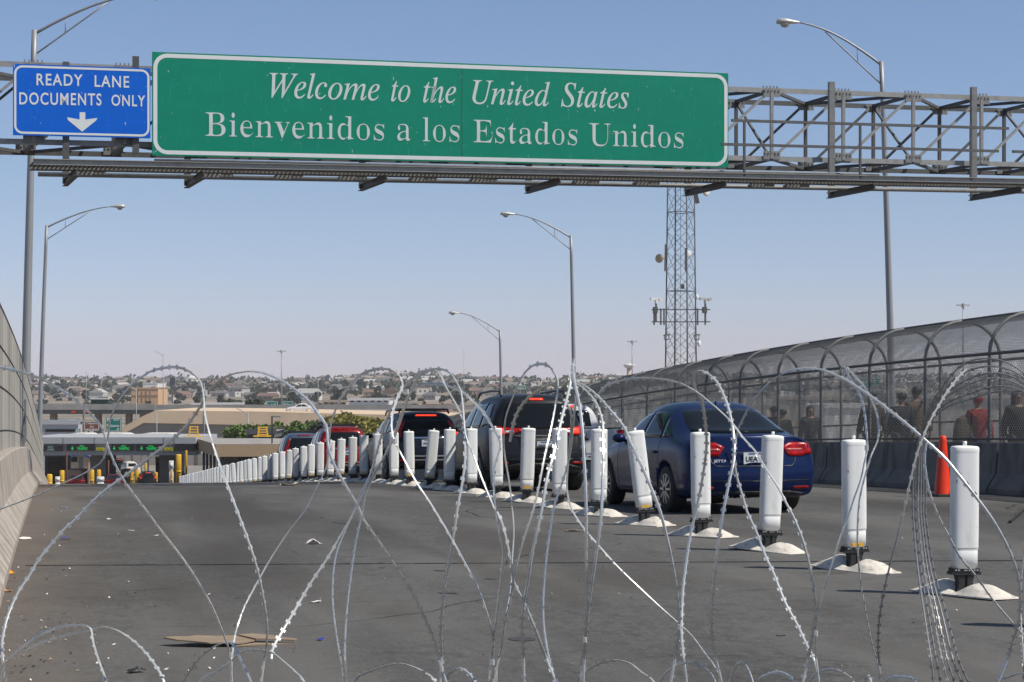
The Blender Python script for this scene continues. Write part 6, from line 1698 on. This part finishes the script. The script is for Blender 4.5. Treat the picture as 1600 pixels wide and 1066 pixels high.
S[12] = [(880, 602), (890, 594), (902, 597), (917, 605), (935, 620), (955, 642), (975, 667), (985, 690), (1000, 722), (1015, 757), (1027, 787), (1034, 808), (1046, 857), (1055, 905), (1060, 945), (1061, 975), (1055, 1025), (1048, 1066), (1044, 1095)]
S[13] = [(880, 625), (891, 640), (892, 675), (888, 720), (886, 765), (894, 797), (912, 825), (935, 852), (965, 885), (997, 916), (1030, 947), (1060, 974), (1082, 995), (1102, 1022), (1117, 1042), (1127, 1062), (1136, 1092)]
S[14] = [(905, 600), (898, 640), (895, 670), (890, 712), (880, 750), (866, 790), (862, 815), (855, 862), (851, 905), (849, 940), (850, 980), (857, 1025), (867, 1060), (874, 1092)]
S[15] = [(1076, 1092), (1070, 1045), (1065, 995), (1065, 962), (1067, 920), (1071, 887), (1077, 845), (1084, 812), (1087, 800), (1095, 762), (1101, 725), (1104, 695), (1103, 672), (1100, 645), (1095, 622), (1087, 610), (1084, 595), (1086, 583), (1095, 579), (1107, 585), (1120, 597), (1130, 617), (1137, 635), (1142, 655), (1146, 680), (1147, 715), (1140, 750), (1132, 790), (1127, 818), (1120, 867), (1115, 912), (1112, 950), (1112, 987), (1116, 1020), (1125, 1055), (1130, 1092)]
S[16] = [(925, 640), (945, 605), (985, 592), (1030, 592), (1065, 600), (1092, 615), (1107, 627), (1125, 642), (1145, 662), (1162, 685), (1180, 705), (1198, 735), (1215, 760), (1228, 785), (1240, 808), (1255, 845), (1267, 892), (1274, 937), (1272, 975), (1265, 1020), (1255, 1065), (1250, 1095)]
S[17] = [(1283, 1095), (1279, 1066), (1271, 1030), (1260, 1007), (1245, 975), (1227, 942), (1207, 892), (1197, 872), (1182, 832), (1168, 802), (1160, 775), (1150, 740), (1147, 705), (1152, 675), (1160, 657), (1170, 637), (1182, 620), (1200, 600), (1225, 583), (1250, 576), (1282, 577), (1305, 586), (1325, 596), (1350, 612), (1375, 630), (1407, 655), (1442, 685), (1475, 715), (1500, 745), (1525, 777), (1548, 808), (1567, 840), (1582, 872), (1592, 905), (1594, 940), (1590, 975), (1577, 1020), (1560, 1066), (1552, 1095)]
S[18] = [(1310, 585), (1316, 574), (1320, 573), (1326, 588), (1335, 602), (1345, 620), (1351, 645), (1354, 675), (1355, 700), (1351, 722), (1345, 750), (1335, 778), (1326, 806), (1312, 842), (1300, 882), (1287, 922), (1277, 970), (1274, 1012), (1277, 1040), (1280, 1066), (1283, 1095)]
S[19] = [(1318, 590), (1319, 576), (1324, 575), (1337, 590), (1352, 607), (1365, 632), (1372, 657), (1372, 685), (1361, 712), (1352, 742), (1343, 780), (1340, 820), (1340, 855), (1344, 907), (1352, 955), (1362, 1005), (1372, 1040), (1377, 1064), (1380, 1095)]
S[20] = [(1510, 578), (1497, 590), (1475, 620), (1450, 665), (1432, 712), (1420, 762), (1411, 802), (1402, 840), (1392, 877), (1382, 920), (1375, 960), (1372, 1000), (1373, 1035), (1377, 1066), (1380, 1095)]
S[21] = [(1448, 690), (1445, 715), (1447, 740), (1453, 770), (1466, 806), (1482, 837), (1500, 870), (1525, 900), (1550, 935), (1575, 965), (1600, 992), (1640, 1024)]
S[22] = [(1606, 780), (1602, 842), (1596, 900), (1594, 940), (1596, 985), (1599, 1025), (1601, 1066), (1600, 1095)]
sides = {9: None, 10: 1, 13: -1, 14: -1, 20: 1, 21: 1, 22: -1}
mb = MB()
for k, px in S.items():
    if k not in (20, 22): razor(mb, strand3d(px, sides.get(k)), k)
# wire clips where neighbouring turns are crimped together
def clip(px, py, d=D0, w=.012, h=.028):
    w *= .7; h *= .6
    c = P(px, py, d); mb.tube([c - Vector((0, 0, h / 2)), c + Vector((0, 0, h / 2))], w, 8)
for px, py, d in ((321, 615, 6.2), (516, 700, 6.0), (617, 690, 5.85), (636, 612, 6.15), (895, 592, 6.1), (361, 1024, 5.95), (914, 1000, 5.9), (1062, 980, 5.9), (1148, 690, 5.9), (1275, 990, 5.9), (1354, 700, 5.85), (690, 1045, 5.9), (770, 1035, 5.9)): clip(px, py, d, .009, .026)
o = solo('razor_wire_coil', mb, M['razor'], 'wide open upper coil of razor wire stretched across the whole view', 'razor wire', 'razor wire coils')
# the tight bunch of turns at the right
mb = MB()
rr_ = random.Random(5)
for k in range(6):
    dx = (k - 2.5) * 5 + rr_.uniform(-3, 3); top = 559 + k * 11 + rr_.uniform(-3, 3)
    px = [(1462 + 14 * k, 1095), (1456 + 9 * k, 1040), (1444 + 7 * k, 960), (1434 + 5 * k, 890), (1427 + 4 * k, 810), (1427 + 4 * k, 755), (1434 + 2 * k, 700 + k), (1449 + dx * .3, 652 + k * 2), (1472 + dx * .4, 612 + k * 5), (1505 + dx * .5, top + 13), (1545 + dx, top), (1585 + dx, top + 6), (1622 + dx, top + 32), (1650 + dx, top + 75), (1668 + dx, top + 150), (1676 + dx, top + 260), (1664 + dx, top + 380), (1640 + dx, 1060), (1626 + dx, 1095)]
    razor(mb, strand3d(px, None, D0 + .22 + .02 * k, .36), 40 + k, wid=.003, bout=.0058, blen=.007)
for k in (20, 22): razor(mb, strand3d(S[k], sides[k]), k + 3, wid=.0034, bout=.0058, blen=.007)
solo('razor_wire_coil', mb, mat('dull razor tape', (.30, .30, .30), .5, .3), 'tightly bunched razor wire turns arching at the right edge', 'razor wire', 'razor wire coils')
# lower coil on the road: crests traced, the rest of each turn runs down to the asphalt
Lw = [[(0, 1044), (30, 1024), (60, 1007), (100, 994), (140, 986), (160, 980), (180, 984), (200, 995), (220, 1012), (237, 1032), (255, 1062)],
      [(5, 1042), (20, 1024), (37, 1010), (67, 990), (100, 979), (125, 977), (142, 982), (145, 1000), (152, 1025), (165, 1062)],
      [(287, 1065), (305, 1037), (325, 1017), (350, 1004), (364, 1006), (372, 1022), (382, 1045), (392, 1066)],
      [(312, 1065), (337, 1050), (357, 1037), (369, 1025), (380, 1017), (400, 1015), (425, 1020), (445, 1035), (462, 1050), (475, 1065)],
      [(555, 1062), (575, 1050), (600, 1041), (625, 1037), (650, 1044), (670, 1055), (680, 1066)],
      [(697, 1062), (705, 1050), (717, 1044), (730, 1050), (742, 1066)],
      [(902, 1062), (920, 1045), (940, 1035), (962, 1032), (985, 1037), (1002, 1050), (1022, 1066)],
      [(1032, 1065), (1045, 1047), (1065, 1037), (1087, 1036), (1105, 1047), (1117, 1064)],
      [(1141, 1062), (1147, 1045), (1157, 1035), (1167, 1042), (1176, 1064)],
      [(1185, 1064), (1198, 1054), (1215, 1050), (1230, 1055), (1242, 1066)],
      [(1267, 1062), (1285, 1048), (1305, 1046), (1325, 1056), (1334, 1066)],
      [(1352, 1067), (1356, 1055), (1361, 1067)], [(1385, 1063), (1408, 1058), (1430, 1064)], [(1560, 1066), (1576, 1058), (1596, 1052), (1620, 1060)]]
mb = MB()
for k, px in enumerate(Lw):
    a, b = px[0], px[-1]; w = 1
    cx = (a[0] + b[0]) / 2; hw = max(30, (b[0] - a[0]) / 2)
    px = [(cx - hw * 1.0, 1385), (cx - hw * 1.5, 1290), (a[0] - hw * .35, 1180), (a[0] - 8, 1100)] + px + [(b[0] + 8, 1100), (b[0] + hw * .35, 1180), (cx + hw * 1.5, 1290), (cx + hw * 1.05, 1385)]
    razor(mb, strand3d(px, None, D0 - .05, .34, 1220, 250), 70 + k)
solo('razor_wire_coil', mb, M['razor'], 'lower coil of razor wire with small crests along the bottom edge', 'razor wire', 'razor wire coils')

# ================================================================== LITTER ON THE ROAD
def litter(name, px, py, w, l, h, m, lab, cat, rot=0.0, seed=0, flat=True):
    p = G(px, py); r = random.Random(seed); mb = MB(); n = 7
    g = {}
    for i in range(n + 1):
        for j in range(n + 1):
            x = (i / n - .5) * w; y = (j / n - .5) * l; e = 1 - .18 * r.random()
            z = h * (.35 + .65 * math.sin(3.1 * i / n + seed) * math.cos(2.3 * j / n + seed * .7)) if not flat else h * (.3 + .7 * abs(math.sin(2.2 * i / n + seed)))
            g[i, j] = len(mb.v); mb.v.append(Vector((x * e, y * e, max(.004, z * r.uniform(.7, 1.2)))))
    for i in range(n):
        for j in range(n): mb.f.append((g[i, j], g[i+1, j], g[i+1, j+1], g[i, j+1])); mb.mi.append(0)
    me = evaluated(mb.mesh(name, m), [('SOLIDIFY', dict(thickness=.003))])
    o = put(name, me); o.location = (p.x, p.y, p.z + .004); o.rotation_euler = (0, 0, rot); tag(o, lab, cat); return o
p = G(358, 1008); mb = MB()
for poly, z in (([(-.40, -.03), (-.36, .01), (-.27, .04), (-.22, .09), (-.10, .10), (.0, .15), (.05, .13), (.16, .04), (.10, -.06), (.05, -.11), (-.04, -.10), (-.10, -.135), (-.20, -.11), (-.31, -.09)], .025), ([(.03, .14), (.14, .20), (.27, .17), (.33, .12), (.41, .10), (.40, .05), (.28, .05), (.16, .03)], .035), ([(.05, -.12), (.16, .02), (.42, .06), (.22, -.02)], .012)):
    mb.prism([(a, b) for a, b in poly], Matrix(((1, 0, 0, 0), (0, 0, 1, 0), (0, 1, 0, z), (0, 0, 0, 1))), -.004, .004)
o = solo('cardboard', mb, M['cardboard'], 'torn flattened piece of brown cardboard on the near road', 'cardboard'); o.location = (p.x, p.y, p.z + .005); o.rotation_euler = (R(3), R(3), -YAW)
litter('rag', 213, 1051, .10, .07, .03, M['black_rubber'], 'small black rag in the left foreground', 'rag', .4, 3, False)
litter('paper', 490, 850, .14, .16, .05, M['paper'], 'crumpled pinkish white paper in mid road', 'paper', .7, 5, False)
litter('paper', 494, 942, .075, .06, .012, M['paper'], 'small flat white paper scrap right of the cardboard', 'paper', .1, 6)
litter('wrapper', 103, 843, .10, .09, .02, mat('blue wrapper', (.05, .06, .28), .5), 'dark blue wrapper near the left barrier', 'wrapper', .3, 7)
litter('wrapper', 100, 794, .12, .10, .02, mat('pale blue wrapper', (.22, .26, .5), .5), 'pale blue wrapper farther up the left side', 'wrapper', .3, 8)
litter('paper', 38, 843, .17, .06, .03, M['paper'], 'long white paper strip against the left barrier', 'paper', .5, 9, False)
litter('leaf_scrap', 18, 897, .06, .07, .03, mat('orange peel', (.65, .30, .02), .6), 'orange yellow scrap on the left shoulder', 'scrap', .2, 10, False)
litter('leaf_scrap', 12, 925, .06, .06, .025, mat('rust scrap', (.50, .22, .09), .7), 'rusty tan scrap at the left edge', 'scrap', .2, 11, False)
litter('bottle_cap', 501, 1001, .04, .04, .012, mat('blue plastic', (.03, .04, .5), .4), 'blue plastic cap on the road right of the cardboard', 'cap', .2, 12)
litter('paper', 170, 812, .05, .06, .02, M['paper'], 'white wad on the left lane', 'paper', .2, 13, False)
litter('paper', 205, 830, .08, .04, .01, M['paper'], 'white sliver on the left lane below the wire', 'paper', .2, 14)
litter('paper', 244, 838, .06, .05, .012, M['paper'], 'white scrap right of the sliver on the left lane', 'paper', .2, 15)
litter('cloth', 452, 759, .40, .35, .16, mat('cream cloth', (.55, .47, .34), .9), 'crumpled cream cloth near the crest of the road', 'cloth', .2, 16, False)
litter('cloth', 227, 751, .5, .3, .12, M['paper'], 'white crumpled bag at the crest in the left lane', 'bag', .2, 17, False)
litter('stick', 1220, 995, .065, .012, .008, M['black_rubber'], 'short dark twig on the right of the near road', 'twig', -.5, 18)
litter('rubble', 895, 831, .22, .07, .03, mat('tan rubble', (.42, .34, .26), .9), 'tan crumbs of debris beside the post bases', 'rubble', .1, 19, False)
rl = random.Random(9)
mb = MB()
for k in range(190):
    if rl.random() < .55: px, py = rl.uniform(5, 520), rl.uniform(765, 1066)
    else: px, py = rl.uniform(5, 1500), rl.uniform(765, 1066)
    if rl.random() < .35: px = rl.uniform(5, 130)
    p = G(px, py); s = rl.uniform(.003, .010); a = rl.uniform(0, 3.14); c, q = math.cos(a) * s, math.sin(a) * s
    mb.quad((p.x - c * 1.6, p.y - q * 1.6, p.z + .003), (p.x + q, p.y - c, p.z + .004), (p.x + c * 1.6, p.y + q * 1.6, p.z + .012), (p.x - q, p.y + c, p.z + .010), rl.choice([0, 1, 2, 2]))
o = put('road_grit', mb.mesh('road_grit', [M['paper'], M['cardboard'], M['black_rubber']])); o['kind'] = 'stuff'; o['label'] = 'scattered crumbs of paper and grit on the asphalt'
# weathered cable tie like strip lying at the right
p0, p1 = G(1578, 818), G(1600, 800); mb = MB(); mb.tube([p0 + Vector((0, 0, .02)), p1 + Vector((0, 0, .03)), G(1625, 790) + Vector((0, 0, .02))], .018, 6)
solo('cable', mb, M['black_rubber'], 'short dark strip lying on the road at the right edge', 'cable')

# ================================================================== DRY HAZE OVER THE CITY
mb = MB(); i0 = 0
for z in (-36, 62):
    for xc, d in ((-1500, -480), (1500, -480), (3100, 3560), (-3100, 3560)): mb.v.append(cam2w(xc, d, z))
for q in ((3, 2, 1, 0), (4, 5, 6, 7), (0, 1, 5, 4), (1, 2, 6, 5), (2, 3, 7, 6), (3, 0, 4, 7)): mb.f.append(q); mb.mi.append(0)
hm = bpy.data.materials.new('haze'); hm.use_nodes = True; hn = hm.node_tree; hn.nodes.remove(hn.nodes['Principled BSDF'])
pv_ = hn.nodes.new('ShaderNodeVolumePrincipled'); pv_.inputs['Color'].default_value = (.95, .95, .97, 1); pv_.inputs['Density'].default_value = 0.00013
hn.links.new(pv_.outputs[0], hn.nodes['Material Output'].inputs['Volume'])
o = put('haze', mb.mesh('haze', hm)); o['kind'] = 'stuff'; o['label'] = 'thin dry haze over the road and the far city'
